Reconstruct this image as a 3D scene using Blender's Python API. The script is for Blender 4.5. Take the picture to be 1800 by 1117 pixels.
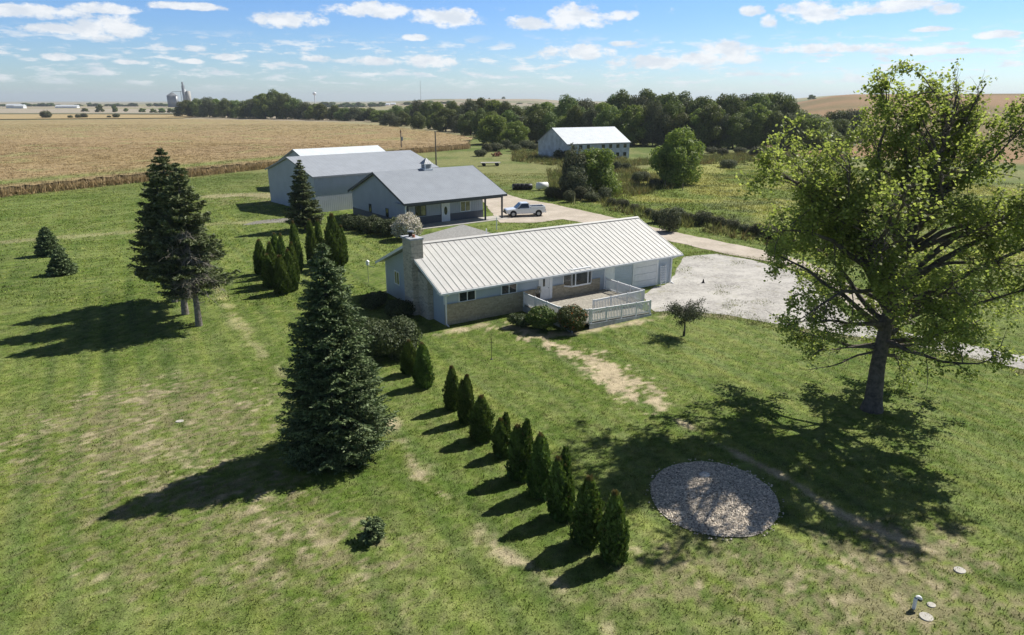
import bpy, bmesh, math, random
import numpy as np
from mathutils import Vector, Matrix
PI = math.pi
R = math.radians
rng = np.random.default_rng(7)
random.seed(7)
for o in list(bpy.data.objects): bpy.data.objects.remove(o)
S = bpy.context.scene
C = S.collection

# ------------------------------------------------------------------ camera
H = 15.0                                     # drone height in metres
PITCH = math.atan((558.5 - 177) / 1200.0)
cam = bpy.data.cameras.new("camera"); camo = bpy.data.objects.new("camera", cam); C.objects.link(camo)
cam.sensor_width = 36; cam.lens = 24; cam.clip_start = 0.5; cam.clip_end = 60000
camo.location = (0, 0, H); camo.rotation_euler = (PI/2 - PITCH, 0, 0)
S.camera = camo

# ------------------------------------------------------------------ world + sun
SUN_EL = R(45.5)
SUN_DIR = Vector((0.83, 0.56, 0)).normalized() * math.cos(SUN_EL) + Vector((0, 0, math.sin(SUN_EL)))
SUN_AZ = math.atan2(SUN_DIR.x, SUN_DIR.y)
world = bpy.data.worlds.new("World"); S.world = world; world.use_nodes = True
S.view_settings.view_transform = 'Standard'; S.view_settings.look = 'None'
S.view_settings.gamma = 1; S.view_settings.exposure = 0.50

class NT:
    def __init__(s, tree): s.t = tree; s.t.nodes.clear()
    def n(s, typ, **kw):
        nd = s.t.nodes.new(typ)
        for k, v in kw.items():
            if k.startswith('_'): setattr(nd, k[1:], v)
            else:
                key = int(k[1:]) if k[0] == 'i' and k[1:].isdigit() else k
                if isinstance(key, str) and key not in nd.inputs: key = key.replace('__', ' ')
                if hasattr(v, 'is_output') or isinstance(v, bpy.types.NodeSocket): s.t.links.new(v, nd.inputs[key])
                else: nd.inputs[key].default_value = v
        return nd
    def m(s, op, a, b=0.0, c=0.0, clamp=False):
        nd = s.t.nodes.new('ShaderNodeMath'); nd.operation = op; nd.use_clamp = clamp
        for i, v in enumerate((a, b, c)):
            if isinstance(v, bpy.types.NodeSocket): s.t.links.new(v, nd.inputs[i])
            else: nd.inputs[i].default_value = v
        return nd.outputs[0]
    def mix(s, f, a, b, blend='MIX'):
        nd = s.t.nodes.new('ShaderNodeMixRGB'); nd.blend_type = blend
        for i, v in enumerate((f, a, b)):
            if isinstance(v, bpy.types.NodeSocket): s.t.links.new(v, nd.inputs[i])
            elif i == 0: nd.inputs[0].default_value = v
            else: nd.inputs[i].default_value = tuple(v)[:3] + (1,)
        return nd.outputs[0]
    def sstep(s, v, lo, hi):
        nd = s.t.nodes.new('ShaderNodeMapRange'); nd.interpolation_type = 'SMOOTHSTEP'
        s.t.links.new(v, nd.inputs[0]); nd.inputs[1].default_value = lo; nd.inputs[2].default_value = hi
        return nd.outputs[0]
    def noise(s, vec, scale, detail=4, rough=0.55, dim='3D'):
        nd = s.t.nodes.new('ShaderNodeTexNoise'); nd.noise_dimensions = dim
        if vec is not None: s.t.links.new(vec, nd.inputs['Vector'])
        nd.inputs['Scale'].default_value = scale; nd.inputs['Detail'].default_value = detail; nd.inputs['Roughness'].default_value = rough
        return nd.outputs['Fac']

w = NT(world.node_tree)
sky = w.n('ShaderNodeTexSky', _sky_type='NISHITA', _sun_disc=False, _sun_elevation=SUN_EL, _sun_rotation=SUN_AZ,
          _altitude=0.0, _air_density=1.0, _dust_density=0.35, _ozone_density=2.5)
tc = w.n('ShaderNodeTexCoord')
sep = w.n('ShaderNodeSeparateXYZ', Vector=tc.outputs['Generated'])
az = w.m('ARCTAN2', sep.outputs[0], sep.outputs[1]); el = w.m('ARCSINE', sep.outputs[2])
def cvec(sa, se, off=0.0):
    return w.n('ShaderNodeCombineXYZ', X=w.m('MULTIPLY', az, sa), Y=w.m('MULTIPLY', el, se), Z=off).outputs[0]
def px_ae(x, y):
    u, v = (x-900)/1200, (558.5-y)/1200
    s_, c_ = math.sin(PITCH), math.cos(PITCH)
    d = Vector((u, c_+v*s_, -s_+v*c_)).normalized()
    return math.atan2(d.x, d.y), math.asin(d.z)
fine = w.noise(cvec(34, 58), 1.0, 7, 0.66)
fine2 = w.noise(cvec(30, 75, 4.4), 1.0, 5, 0.6)
field = None
for (cx, cy, hw, hh) in [(185, 50, 62, 24), (100, 52, 52, 11), (500, 36, 58, 15), (785, 33, 56, 17), (655, 19, 66, 14), (930, 42, 46, 12), (1010, 32, 52, 22), (1085, 28, 34, 9),
                         (1430, 24, 52, 22), (1545, 14, 100, 13), (1350, 39, 17, 11), (1322, 19, 20, 11), (1015, 93, 62, 13), (1280, 86, 46, 16), (1450, 86, 82, 9),
                         (730, 67, 24, 6), (60, 22, 90, 13), (180, 16, 60, 10), (330, 12, 60, 7), (1663, 17, 32, 10), (1750, 62, 38, 7), (1640, 52, 34, 5), (1170, 108, 90, 13), (665, 108, 42, 9), (100, 101, 28, 7), (760, 110, 45, 11),
                         (555, 103, 24, 6), (330, 108, 24, 5), (240, 110, 34, 5), (400, 102, 26, 6), (1270, 105, 70, 12), (1600, 90, 70, 9), (1095, 77, 24, 5), (1690, 90, 50, 6)]:
    a0, e0 = px_ae(cx, cy); a1, _ = px_ae(cx+hw, cy); _, e1 = px_ae(cx, cy-hh)
    da = w.m('MULTIPLY', w.m('SUBTRACT', az, a0), 1/(a1-a0)); de = w.m('MULTIPLY', w.m('SUBTRACT', el, e0), 1/(e1-e0))
    deb = w.m('MULTIPLY', w.m('MINIMUM', de, 0), 0.6)                      # flatter bases
    f = w.m('SUBTRACT', 1.0, w.m('ADD', w.m('MULTIPLY', da, da), w.m('ADD', w.m('MULTIPLY', de, de), w.m('MULTIPLY', deb, deb))))
    field = f if field is None else w.m('MAXIMUM', field, f)
field = w.m('MAXIMUM', field, -1.2)
big = w.sstep(w.m('ADD', field, w.m('MULTIPLY', w.m('SUBTRACT', fine, 0.5), 5.6)), -0.6, 0.65)
small = w.noise(cvec(24, 105, 2.0), 1.0, 6, 0.62)
band = w.m('MULTIPLY', w.sstep(el, 0.005, 0.03), w.m('SUBTRACT', 1.0, w.sstep(el, 0.062, 0.09)))
sm = w.m('MULTIPLY', w.m('MULTIPLY', w.sstep(small, 0.49, 0.64), band), 0.8)
hi = w.noise(cvec(6, 12, 9.0), 1.0, 6, 0.6)                                  # cloud field overhead
him = w.m('MULTIPLY', w.sstep(hi, 0.56, 0.68), w.sstep(el, 0.16, 0.24))
mask = w.m('MAXIMUM', w.m('MAXIMUM', w.m('MULTIPLY', big, 0.93), sm), him, clamp=True)
cc = w.mix(w.sstep(fine2, 0.35, 0.62), (5.4, 5.8, 6.3), (7.0, 7.1, 7.2))
SKYTINT = w.mix(w.sstep(el, 0.0, 0.12), (0.63, 0.80, 1.03), (0.48, 0.69, 1.03))
SKYTINT = w.mix(w.sstep(el, 0.16, 0.5), SKYTINT, (0.235, 0.25, 0.28))
skyc = w.mix(1.0, sky.outputs[0], SKYTINT, 'MULTIPLY')
final = w.mix(mask, skyc, cc)
bg = w.n('ShaderNodeBackground', Color=final, Strength=0.10)
w.n('ShaderNodeOutputWorld', Surface=bg.outputs[0])

sl = bpy.data.lights.new("sun", 'SUN'); sl.energy = 5.0; sl.angle = R(0.53); sl.color = (1.0, 0.955, 0.87)
so = bpy.data.objects.new("sun", sl); C.objects.link(so); so.location = (60, 40, 90)
so.rotation_euler = (-SUN_DIR).to_track_quat('-Z', 'Y').to_euler()

# ------------------------------------------------------------------ helpers
def G(x, y, z=0.0):
    """photo pixel -> world point at height z (used to survey positions)"""
    u, v = (x-900)/1200, (558.5-y)/1200
    s_, c_ = math.sin(PITCH), math.cos(PITCH)
    k = (z-H)/(-s_+v*c_)
    return (u*k, (c_+v*s_)*k)
def ZT(py, gy):
    v = (558.5-py)/1200; s_, c_ = math.sin(PITCH), math.cos(PITCH)
    return H + (-s_+v*c_)/(c_+v*s_)*gy
def sst(x, a, b):
    t = np.clip((np.asarray(x, float)-a)/(b-a), 0, 1); return t*t*(3-2*t)
_perm = np.random.default_rng(3).random((256, 256))
def vnoise(x, y):
    x = np.asarray(x, float); y = np.asarray(y, float)
    xi = np.floor(x).astype(int); yi = np.floor(y).astype(int); fx = x-xi; fy = y-yi
    fx = fx*fx*(3-2*fx); fy = fy*fy*(3-2*fy)
    a = _perm[xi & 255, yi & 255]; b = _perm[(xi+1) & 255, yi & 255]; c = _perm[xi & 255, (yi+1) & 255]; d = _perm[(xi+1) & 255, (yi+1) & 255]
    return (a*(1-fx)+b*fx)*(1-fy)+(c*(1-fx)+d*fx)*fy
def fbm(x, y, s, o=4):
    v = 0; a = 0.5; t = 0
    for i in range(o):
        v = v + a*vnoise(x*s+17.3*i, y*s+9.1*i); t += a; a *= 0.5; s *= 2.03
    return v/t
def tz(x, y):
    x = np.asarray(x, float); y = np.asarray(y, float)
    r = np.hypot(x, y); t = x/np.maximum(y, 1)
    return 22*sst(r, 250, 950)*sst(t, 0.30, 0.48)*(y > 0) + 19*sst(r, 1300, 2100)*sst(t, -0.22, -0.1)*(1-sst(t, 0.02, 0.14))*(y > 0) + 9*sst(r, 1200, 2400)*sst(t, 0.0, 0.2)*(y > 0)
def tag(o, label=None, cat=None, group=None, kind=None):
    if label: o['label'] = label
    if cat: o['category'] = cat
    if group: o['group'] = group
    if kind: o['kind'] = kind
    return o
def empty(name, loc=(0, 0, 0), rz=0.0):
    o = bpy.data.objects.new(name, None); C.objects.link(o); o.location = loc; o.rotation_euler = (0, 0, rz); o.empty_display_size = .3
    return o
def link(name, me, mat=None, parent=None, loc=None, rz=0.0):
    o = bpy.data.objects.new(name, me); C.objects.link(o)
    if mat: me.materials.append(mat)
    if parent: o.parent = parent
    if loc is not None: o.location = loc; o.rotation_euler = (0, 0, rz)
    return o
def npmesh(name, V, F, attr=None, col=None, smooth=False):
    """V (n,3), F (m,k) -> mesh; attr = per-face float 'v'; col = per-vertex rgb 'col'"""
    me = bpy.data.meshes.new(name)
    V = np.ascontiguousarray(V, dtype=np.float32); F = np.ascontiguousarray(F, dtype=np.int32); k = F.shape[1]
    me.vertices.add(len(V)); me.vertices.foreach_set('co', V.ravel())
    me.loops.add(F.size); me.loops.foreach_set('vertex_index', F.ravel())
    me.polygons.add(len(F)); me.polygons.foreach_set('loop_start', np.arange(0, F.size, k, dtype=np.int32))
    try: me.polygons.foreach_set('loop_total', np.full(len(F), k, dtype=np.int32))
    except Exception: pass
    me.update(calc_edges=True)
    me.polygons.foreach_set('use_smooth', np.full(len(F), bool(smooth)))
    if attr is not None:
        a = me.attributes.new('v', 'FLOAT', 'FACE'); a.data.foreach_set('value', np.ascontiguousarray(attr, dtype=np.float32))
    if col is not None:
        a = me.attributes.new('col', 'FLOAT_COLOR', 'POINT')
        c4 = np.ones((len(V), 4), dtype=np.float32); c4[:, :3] = col; a.data.foreach_set('color', c4.ravel())
    return me
def unit(v): return v/np.maximum(np.linalg.norm(v, axis=1, keepdims=True), 1e-9)
def leaves(c, d, s):
    """diamond blades: centres c, half length vectors d, half width vectors s"""
    n = len(c); V = np.empty((n, 4, 3)); V[:, 0] = c-d; V[:, 1] = c+s; V[:, 2] = c+d; V[:, 3] = c-s
    return V.reshape(-1, 3), np.arange(4*n).reshape(-1, 4)
def merge(parts):
    Vs, Fs, n = [], [], 0
    for V, F in parts: Vs.append(V); Fs.append(np.asarray(F)+n); n += len(V)
    return np.concatenate(Vs), np.concatenate(Fs)
def tube(pts, rad, n=6):
    pts = np.asarray(pts, float); rad = np.asarray(rad, float); m = len(pts)
    t = unit(np.gradient(pts, axis=0)); ref = np.where(np.abs(t[:, 2:3]) > .9, np.array([[1., 0, 0]]), np.array([[0, 0, 1.]]))
    a = unit(np.cross(t, ref)); b = np.cross(t, a)
    th = np.arange(n)*2*PI/n
    V = pts[:, None]+rad[:, None, None]*(np.cos(th)[None, :, None]*a[:, None]+np.sin(th)[None, :, None]*b[:, None])
    i, j = np.meshgrid(np.arange(m-1), np.arange(n), indexing='ij'); j2 = (j+1) % n
    F = np.stack([i*n+j, i*n+j2, (i+1)*n+j2, (i+1)*n+j], -1).reshape(-1, 4)
    return V.reshape(-1, 3), F

# ------------------------------------------------------------------ materials
MATS = {}
def mat(name, col, rough=0.8, var=0.12, scale=3.0, bump=0.0, bscale=40.0, metal=0.0, spec=0.3, dark=None, coat=0.0):
    m = bpy.data.materials.new(name); m.use_nodes = True; t = NT(m.node_tree)
    p = t.n('ShaderNodeTexCoord').outputs['Object']
    n1 = t.noise(p, scale, 5, 0.6); n2 = t.noise(p, scale*9, 3, 0.5)
    f = t.m('ADD', t.m('MULTIPLY', n1, .65), t.m('MULTIPLY', n2, .35))
    lo = dark or tuple(c*(1-var*2) for c in col); hi_ = tuple(min(1, c*(1+var*1.2)) for c in col)
    colr = t.mix(t.sstep(f, .3, .7), lo, hi_)
    b = t.n('ShaderNodeBsdfPrincipled', Base__Color=colr, Roughness=rough, Metallic=metal)
    b.inputs['Specular IOR Level'].default_value = spec; b.inputs['Coat Weight'].default_value = coat
    if bump:
        bn = t.n('ShaderNodeBump', Strength=bump, Distance=0.02, Height=t.noise(p, bscale, 4, .6)); t.t.links.new(bn.outputs[0], b.inputs['Normal'])
    t.n('ShaderNodeOutputMaterial', Surface=b.outputs[0]); MATS[name] = m
    return m
def leafmat(name, c1, c2, trans=0.35, rough=0.55, randc=0.25, hue=0.0, tipc=None):
    m = bpy.data.materials.new(name); m.use_nodes = True; t = NT(m.node_tree)
    at = t.n('ShaderNodeAttribute', _attribute_name='v').outputs['Fac']
    tcn = t.n('ShaderNodeTexCoord').outputs['Object']
    f = t.m('ADD', t.m('MULTIPLY', at, .6), t.m('MULTIPLY', t.noise(tcn, 1.1, 3, .6), .45))
    col = t.mix(t.sstep(f, .2, .85), c1, c2)
    if tipc: col = t.mix(t.sstep(at, .94, .98), col, tipc)
    rnd = t.n('ShaderNodeObjectInfo').outputs['Random']
    col = t.n('ShaderNodeHueSaturation', Hue=t.m('ADD', .5-hue/2, t.m('MULTIPLY', rnd, hue)), Saturation=1.0, Value=t.m('ADD', 1-randc/2, t.m('MULTIPLY', rnd, randc)), Color=col).outputs[0]
    b = t.n('ShaderNodeBsdfPrincipled', Base__Color=col, Roughness=rough); b.inputs['Specular IOR Level'].default_value = .25
    tr = t.n('ShaderNodeBsdfTranslucent', Color=t.mix(1, col, (1.15, 1.2, .8), 'MULTIPLY'))
    mx = t.n('ShaderNodeMixShader', i0=trans, i1=b.outputs[0], i2=tr.outputs[0])
    t.n('ShaderNodeOutputMaterial', Surface=mx.outputs[0]); return m
def ribmat(name, col, period, axis=0, strength=0.6, rough=.45, lapz=False, metal=0.0, var=.06, streak=0.0):
    """painted siding / sheet metal with ribs every `period` metres along a local axis"""
    m = bpy.data.materials.new(name); m.use_nodes = True; t = NT(m.node_tree)
    p = t.n('ShaderNodeTexCoord').outputs['Object']; sp = t.n('ShaderNodeSeparateXYZ', Vector=p)
    fr = t.m('FRACT', t.m('MULTIPLY', sp.outputs[axis], 1/period))
    if lapz: h = fr
    else: h = t.m('SUBTRACT', 1.0, t.sstep(t.m('ABSOLUTE', t.m('SUBTRACT', fr, .5)), .08, .18))
    n1 = t.noise(p, .7, 5, .6); n2 = t.noise(p, 14, 3)
    f = t.m('ADD', t.m('MULTIPLY', n1, .6), t.m('MULTIPLY', n2, .4))
    c = t.mix(t.sstep(f, .3, .7), tuple(x*(1-var*2) for x in col), tuple(x*(1+var) for x in col))
    if streak:
        mp = t.n('ShaderNodeMapping', Vector=p, Scale=(1.0, .12, .12) if axis == 0 else (.12, 1.0, .12)).outputs[0]
        c = t.mix(t.m('MULTIPLY', t.sstep(t.noise(mp, 9, 4), .5, .75), streak), c, tuple(x*.55 for x in col))
    b = t.n('ShaderNodeBsdfPrincipled', Base__Color=c, Roughness=rough, Metallic=metal); b.inputs['Specular IOR Level'].default_value = .35
    bn = t.n('ShaderNodeBump', Strength=strength, Distance=0.03, Height=h); t.t.links.new(bn.outputs[0], b.inputs['Normal'])
    t.n('ShaderNodeOutputMaterial', Surface=b.outputs[0]); return m
def stonemat(name, a, bcol, mort, sx, sz, proj='x'):
    m = bpy.data.materials.new(name); m.use_nodes = True; t = NT(m.node_tree)
    p = t.n('ShaderNodeTexCoord').outputs['Object']; sp = t.n('ShaderNodeSeparateXYZ', Vector=p)
    hor = t.m('ADD', sp.outputs[0], sp.outputs[1])
    jit = t.m('MULTIPLY', t.noise(p, 2.3, 2), .06)
    v = t.n('ShaderNodeCombineXYZ', X=t.m('ADD', hor, jit), Y=t.m('ADD', sp.outputs[2], jit), Z=0.0).outputs[0]
    br = t.n('ShaderNodeTexBrick', Vector=v, Color1=(*a, 1), Color2=(*bcol, 1), Mortar=(*mort, 1), Scale=1.0)
    br.inputs['Mortar Size'].default_value = .012; br.inputs['Brick Width'].default_value = sx; br.inputs['Row Height'].default_value = sz; br.inputs['Bias'].default_value = 0
    c = t.mix(t.sstep(t.noise(p, 7, 4), .3, .7), br.outputs['Color'], t.mix(1, br.outputs['Color'], (.78, .77, .75), 'MULTIPLY'))
    b = t.n('ShaderNodeBsdfPrincipled', Base__Color=c, Roughness=.9); b.inputs['Specular IOR Level'].default_value = .2
    bn = t.n('ShaderNodeBump', Strength=.7, Distance=0.03, Height=t.m('SUBTRACT', t.noise(p, 16, 3), br.outputs['Fac'])); t.t.links.new(bn.outputs[0], b.inputs['Normal'])
    t.n('ShaderNodeOutputMaterial', Surface=b.outputs[0]); return m
def groundmat(name, fine=26.0, amp=.5, bump=.8, dist=.06):
    m = bpy.data.materials.new(name); m.use_nodes = True; t = NT(m.node_tree)
    c = t.n('ShaderNodeAttribute', _attribute_name='col').outputs['Color']
    p = t.n('ShaderNodeNewGeometry').outputs['Position']
    n1 = t.noise(p, fine, 4, .65); n2 = t.noise(p, fine/7, 4, .6); n3 = t.noise(p, .55, 4, .6)
    f = t.m('ADD', t.m('ADD', t.m('MULTIPLY', n1, .45), t.m('MULTIPLY', n2, .35)), t.m('MULTIPLY', n3, .2))
    k = t.m('ADD', 1-amp, t.m('MULTIPLY', t.sstep(f, .32, .68), amp*2))
    kc = t.n('ShaderNodeCombineXYZ', X=k, Y=k, Z=k).outputs[0]
    col = t.mix(1, c, kc, 'MULTIPLY')
    b = t.n('ShaderNodeBsdfPrincipled', Base__Color=col, Roughness=.95); b.inputs['Specular IOR Level'].default_value = .1
    if bump:
        h = t.m('ADD', t.m('MULTIPLY', n1, .6), t.m('MULTIPLY', n2, 1.2))
        bn = t.n('ShaderNodeBump', Strength=bump, Distance=dist, Height=h); t.t.links.new(bn.outputs[0], b.inputs['Normal'])
    t.n('ShaderNodeOutputMaterial', Surface=b.outputs[0]); return m
def gravelmat(name, c1, c2, c3, scale=14):
    m = bpy.data.materials.new(name); m.use_nodes = True; t = NT(m.node_tree)
    p = t.n('ShaderNodeNewGeometry').outputs['Position']
    vo = t.n('ShaderNodeTexVoronoi', Vector=p, Scale=scale)
    n3 = t.noise(p, .35, 5, .65); n2 = t.noise(p, 3, 4, .6)
    c = t.mix(t.n('ShaderNodeSeparateColor', Color=vo.outputs['Color']).outputs[0], c1, c2)
    c = t.mix(t.m('MULTIPLY', t.sstep(t.noise(p, .8, 6, .7), .56, .66), .55), c, (.25, .24, .13))
    c = t.mix(t.m('MULTIPLY', t.sstep(t.m('ADD', t.m('MULTIPLY', n3, .7), t.m('MULTIPLY', n2, .3)), .42, .62), .75), c, c3)
    b = t.n('ShaderNodeBsdfPrincipled', Base__Color=c, Roughness=.95); b.inputs['Specular IOR Level'].default_value = .1
    bn = t.n('ShaderNodeBump', Strength=.5, Distance=0.03, Height=t.m('ADD', vo.outputs['Distance'], n2)); t.t.links.new(bn.outputs[0], b.inputs['Normal'])
    t.n('ShaderNodeOutputMaterial', Surface=b.outputs[0]); return m
def glassmat(name, col, rough=.06):
    m = bpy.data.materials.new(name); m.use_nodes = True; t = NT(m.node_tree)
    p = t.n('ShaderNodeTexCoord').outputs['Object']
    c = t.mix(t.sstep(t.noise(p, 1.7, 2), .35, .65), tuple(x*.5 for x in col), col)
    b = t.n('ShaderNodeBsdfPrincipled', Base__Color=c, Roughness=rough); b.inputs['Specular IOR Level'].default_value = .8
    t.n('ShaderNodeOutputMaterial', Surface=b.outputs[0]); return m

M = dict(
    white=mat('white_paint', (.74, .75, .76), .5, .05), trim=mat('white_trim', (.78, .79, .80), .45, .04),
    siding=ribmat('blue_grey_siding', (.43, .49, .56), .2, 2, .5, lapz=True, rough=.6),
    stone=stonemat('tan_stone', (.56, .49, .36), (.42, .365, .27), (.46, .41, .32), .42, .10),
    chim=stonemat('grey_stone', (.62, .56, .46), (.40, .37, .31), (.58, .54, .47), .34, .13),
    roofw=mat('pale_metal_roof', (.52, .515, .495), .5, .05, .9, spec=.35), ribw=mat('roof_rib', (.44, .425, .40), .5, .03),
    roofg=ribmat('grey_metal_roof', (.285, .31, .345), .3, 0, .35, rough=.42),
    roofl=ribmat('light_grey_metal_roof', (.33, .355, .39), .6, 0, .4, rough=.42),
    wallg=ribmat('grey_metal_wall', (.37, .40, .445), .3, 0, .9, rough=.5), wallgy=ribmat('grey_metal_gable', (.37, .40, .445), .3, 1, .9, rough=.5),
    wains=ribmat('dark_wainscot', (.085, .095, .115), .3, 0, .5, rough=.5), wainsy=ribmat('dark_wainscot_gable', (.085, .095, .115), .3, 1, .5, rough=.5),
    roofz=ribmat('galvanised_roof', (.66, .70, .73), .6, 0, .35, rough=.4, streak=.25), oldw=ribmat('weathered_boards', (.50, .53, .56), .25, 2, .7, rough=.8, var=.2, lapz=True),
    dark=mat('dark_trim', (.06, .068, .08), .5), glass=glassmat('window_glass', (.035, .045, .045)), glassy=glassmat('yellowish_glass', (.28, .27, .15), .15),  # glassy: pane colour paler and more yellow than the plain glass
    shingle=mat('grey_shingle', (.50, .485, .45), .9, .12, 5, .6, 30), conc=mat('concrete', (.44, .42, .38), .9, .1, 1.5, .3),
    oldconc=mat('weathered_concrete', (.42, .44, .47), .9, .2, 2.5, .4), deck=mat('weathered_deck_boards', (.36, .335, .285), .85, .2, 4, .4),
    wood=mat('grey_wood_pole', (.17, .145, .12), .9, .2, 4, .4), rust=mat('rusty_steel', (.20, .09, .05), .9, .3, 5, .3), black=mat('black_plastic', (.018, .018, .02), .5),
    rubber=mat('tyre_rubber', (.02, .02, .021), .8), alu=mat('wheel_metal', (.42, .43, .44), .35, .05, metal=.6), carp=mat('white_car_paint', (.78, .79, .80), .25, .02, spec=.5, coat=.5),
    galv=mat('galvanised_steel', (.25, .265, .28), .5, .1, metal=.3), brass=mat('terracotta', (.42, .16, .09), .7), lamp=glassmat('lamp_glass', (.6, .6, .6)), red=glassmat('red_lens', (.35, .02, .02)),
    bark=mat('bark', (.12, .10, .085), .95, .3, 5, .8, 22), barkg=mat('grey_bark', (.20, .18, .16), .95, .3, 5, .8, 22), dead=mat('dead_twigs', (.27, .245, .20), .95, .2),
    stonew=mat('white_boulder', (.55, .54, .52), .9, .1, 6, .4),
    maple=leafmat('maple_leaves', (.17, .215, .05), (.38, .42, .14), .58, .5, .05, 0.0, (.27, .28, .09)),
    spruce=leafmat('spruce_needles', (.06, .092, .036), (.20, .26, .115), .12, .6, .1),
    spruceb=leafmat('pine_needles', (.055, .075, .032), (.175, .205, .09), .15, .6, .15),
    arb=leafmat('arborvitae_sprays', (.045, .085, .016), (.15, .21, .05), .2, .6, .35, .025, (.19, .15, .06)),
    bgleaf=leafmat('woodland_leaves', (.065, .098, .025), (.20, .235, .065), .25, .6, .6, .05),
    bggrey=leafmat('grey_green_leaves', (.065, .08, .04), (.15, .165, .085), .2, .7, .4, .03),
    bgbright=leafmat('bright_leaves', (.11, .16, .032), (.26, .31, .08), .4, .6, .25, .02),
    shrubl=leafmat('shrub_leaves', (.045, .066, .028), (.115, .14, .06), .2, .6, .3, .02),
    weedl=leafmat('brush_leaves', (.06, .075, .035), (.15, .155, .085), .2, .7, .5, .05),
    flower=leafmat('white_blossom', (.26, .25, .19), (.80, .74, .68), .2, .7, .1), olive=leafmat('purple_leaves', (.045, .055, .032), (.13, .145, .085), .15, .6, .1),
    redleaf=leafmat('red_tipped_leaves', (.05, .07, .025), (.12, .13, .045), .2, .6, .1, 0, (.5, .14, .05)),
    gravel=gravelmat('crushed_limestone', (.46, .44, .41), (.25, .24, .225), (.52, .50, .465), 9), lane=gravelmat('sandy_gravel', (.46, .40, .33), (.36, .32, .27), (.54, .48, .41)),
    pebble=mat('pebbles', (.36, .345, .33), .9, .35, 3.0, 0),
)

# ------------------------------------------------------------------ masks for worn ground
def W_(pts): return np.array([G(*p) for p in pts])
def seg_dist(x, y, pl):
    d = np.full(np.shape(x), 1e9); tt = np.zeros(np.shape(x))
    for i in range(len(pl)-1):
        a, b = pl[i], pl[i+1]; ab = b-a; L2 = ab@ab
        t = np.clip(((x-a[0])*ab[0]+(y-a[1])*ab[1])/L2, 0, 1)
        q = np.hypot(x-a[0]-t*ab[0], y-a[1]-t*ab[1]); u = q < d
        d = np.where(u, q, d); tt = np.where(u, (i+t)/(len(pl)-1), tt)
    return d, tt
def inpoly(x, y, P):
    r = np.zeros(np.shape(x), bool); n = len(P)
    for i in range(n):
        x1, y1 = P[i]; x2, y2 = P[(i+1) % n]
        if y1 == y2: continue
        r ^= ((y1 > y) != (y2 > y)) & (x < (x2-x1)*(y-y1)/(y2-y1)+x1)
    return r
DIRT1 = W_([(870, 574), (905, 578), (960, 598), (1040, 632), (1105, 680), (1160, 715)])
DIRT2 = W_([(1130, 700), (1250, 775), (1330, 815), (1400, 852), (1480, 905), (1570, 945), (1660, 975)])
TRACK = W_([(686, 740), (746, 850), (802, 887), (866, 955), (910, 990), (980, 1020), (1060, 1100)])
TRACK2 = W_([(560, 640), (640, 720), (700, 775), (740, 830)])
PATHL = W_([(370, 480), (400, 540), (440, 600), (500, 660)])
LANEL = W_([(-60, 432), (100, 418), (230, 408), (400, 392), (520, 388)])
LANE3 = W_([(380, 345), (440, 342), (480, 345)])
HOUSEEDGE = W_([(760, 590), (860, 570), (905, 578), (960, 592), (1035, 582), (1110, 568), (1160, 560)])
MEADOW = W_([(1000, 352), (1120, 300), (1250, 268), (1850, 330), (1850, 520), (1500, 470), (1380, 440), (1200, 385), (1100, 365)])
PADEDGE = W_([(1150, 549), (1200, 550), (1280, 557), (1370, 574), (1475, 590), (1611, 610), (1700, 630), (1850, 664)])
def blob(x, y, cx, cy, rx, ry=None):
    g = G(cx, cy); rx_ = rx; ry = ry or rx
    return np.exp(-(((x-g[0])/rx_)**2+((y-g[1])/ry)**2))
def ground_masks(x, y):
    n = fbm(x, y, .9, 5); nf = fbm(x, y, 3.1, 3); nb = fbm(x, y, .16, 4)
    d1, t1 = seg_dist(x, y, DIRT1); wd = np.interp(t1, [0, .2, .5, .8, 1], [.5, .5, 1.0, 1.25, .7])
    dirt = sst(wd-d1+(n-.5)*2.8+(nf-.5)*2.6+(fbm(x+4, y, 6.0, 2)-.5)*1.6, -.1, .75)*.92
    d2, _ = seg_dist(x, y, DIRT2); dirt = np.maximum(dirt, .9*sst(.16-d2+(n-.5)*1.0, -.1, .25))
    for pl, wid, k in ((TRACK, .14, .75), (TRACK2, .14, .6), (PATHL, .3, .4), (LANEL, 1.2, .3), (LANE3, 3.0, .5), (HOUSEEDGE, .35, .8)):
        d, _ = seg_dist(x, y, pl); dirt = np.maximum(dirt, k*sst(wid-d+(n-.5)*1.6+(nf-.5)*.8, -.2, .5*max(1, wid)))
    dry = .38*blob(x, y, 330, 1000, 7, 2.5)+.3*blob(x, y, 1150, 1040, 4, 2)+1.05*blob(x, y, 250, 745, 6.0, 5.5)+.6*blob(x, y, 400, 880, 4.5, 2.2)+.5*blob(x, y, 560, 960, 4, 1.6)+1.1*blob(x, y, 1600, 1060, 3.4, 2.6)+.8*blob(x, y, 1600, 960, 2.8, 1.6)+.5*blob(x, y, 1240, 1000, 3, 2)+.25*blob(x, y, 700, 1100, 2.5, 2)+.5*blob(x, y, 430, 350, 9, 9)
    nv = fbm(x, y, 1.9, 4); ng = fbm(x+13, y, 5.5, 3); dg = sst(dry, .06, .45); nh = fbm(x+5, y+8, 8.5, 2); patch = dg*sst(dry*.8+(n-.5)*.5+(nv-.5)*.9+(nf-.5)*1.3+(ng-.5)*2.0+(nh-.5)*1.8, .25, .95)
    bare = dg*.8*sst(dry*.62+(fbm(x+31, y+5, .9, 5)-.5)*3.0+(fbm(x, y+70, 2.7, 3)-.5)*3.0+(ng-.5)*2.0, 1.1, 1.5)
    return dirt, patch, bare, nb, n, nf
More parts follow.
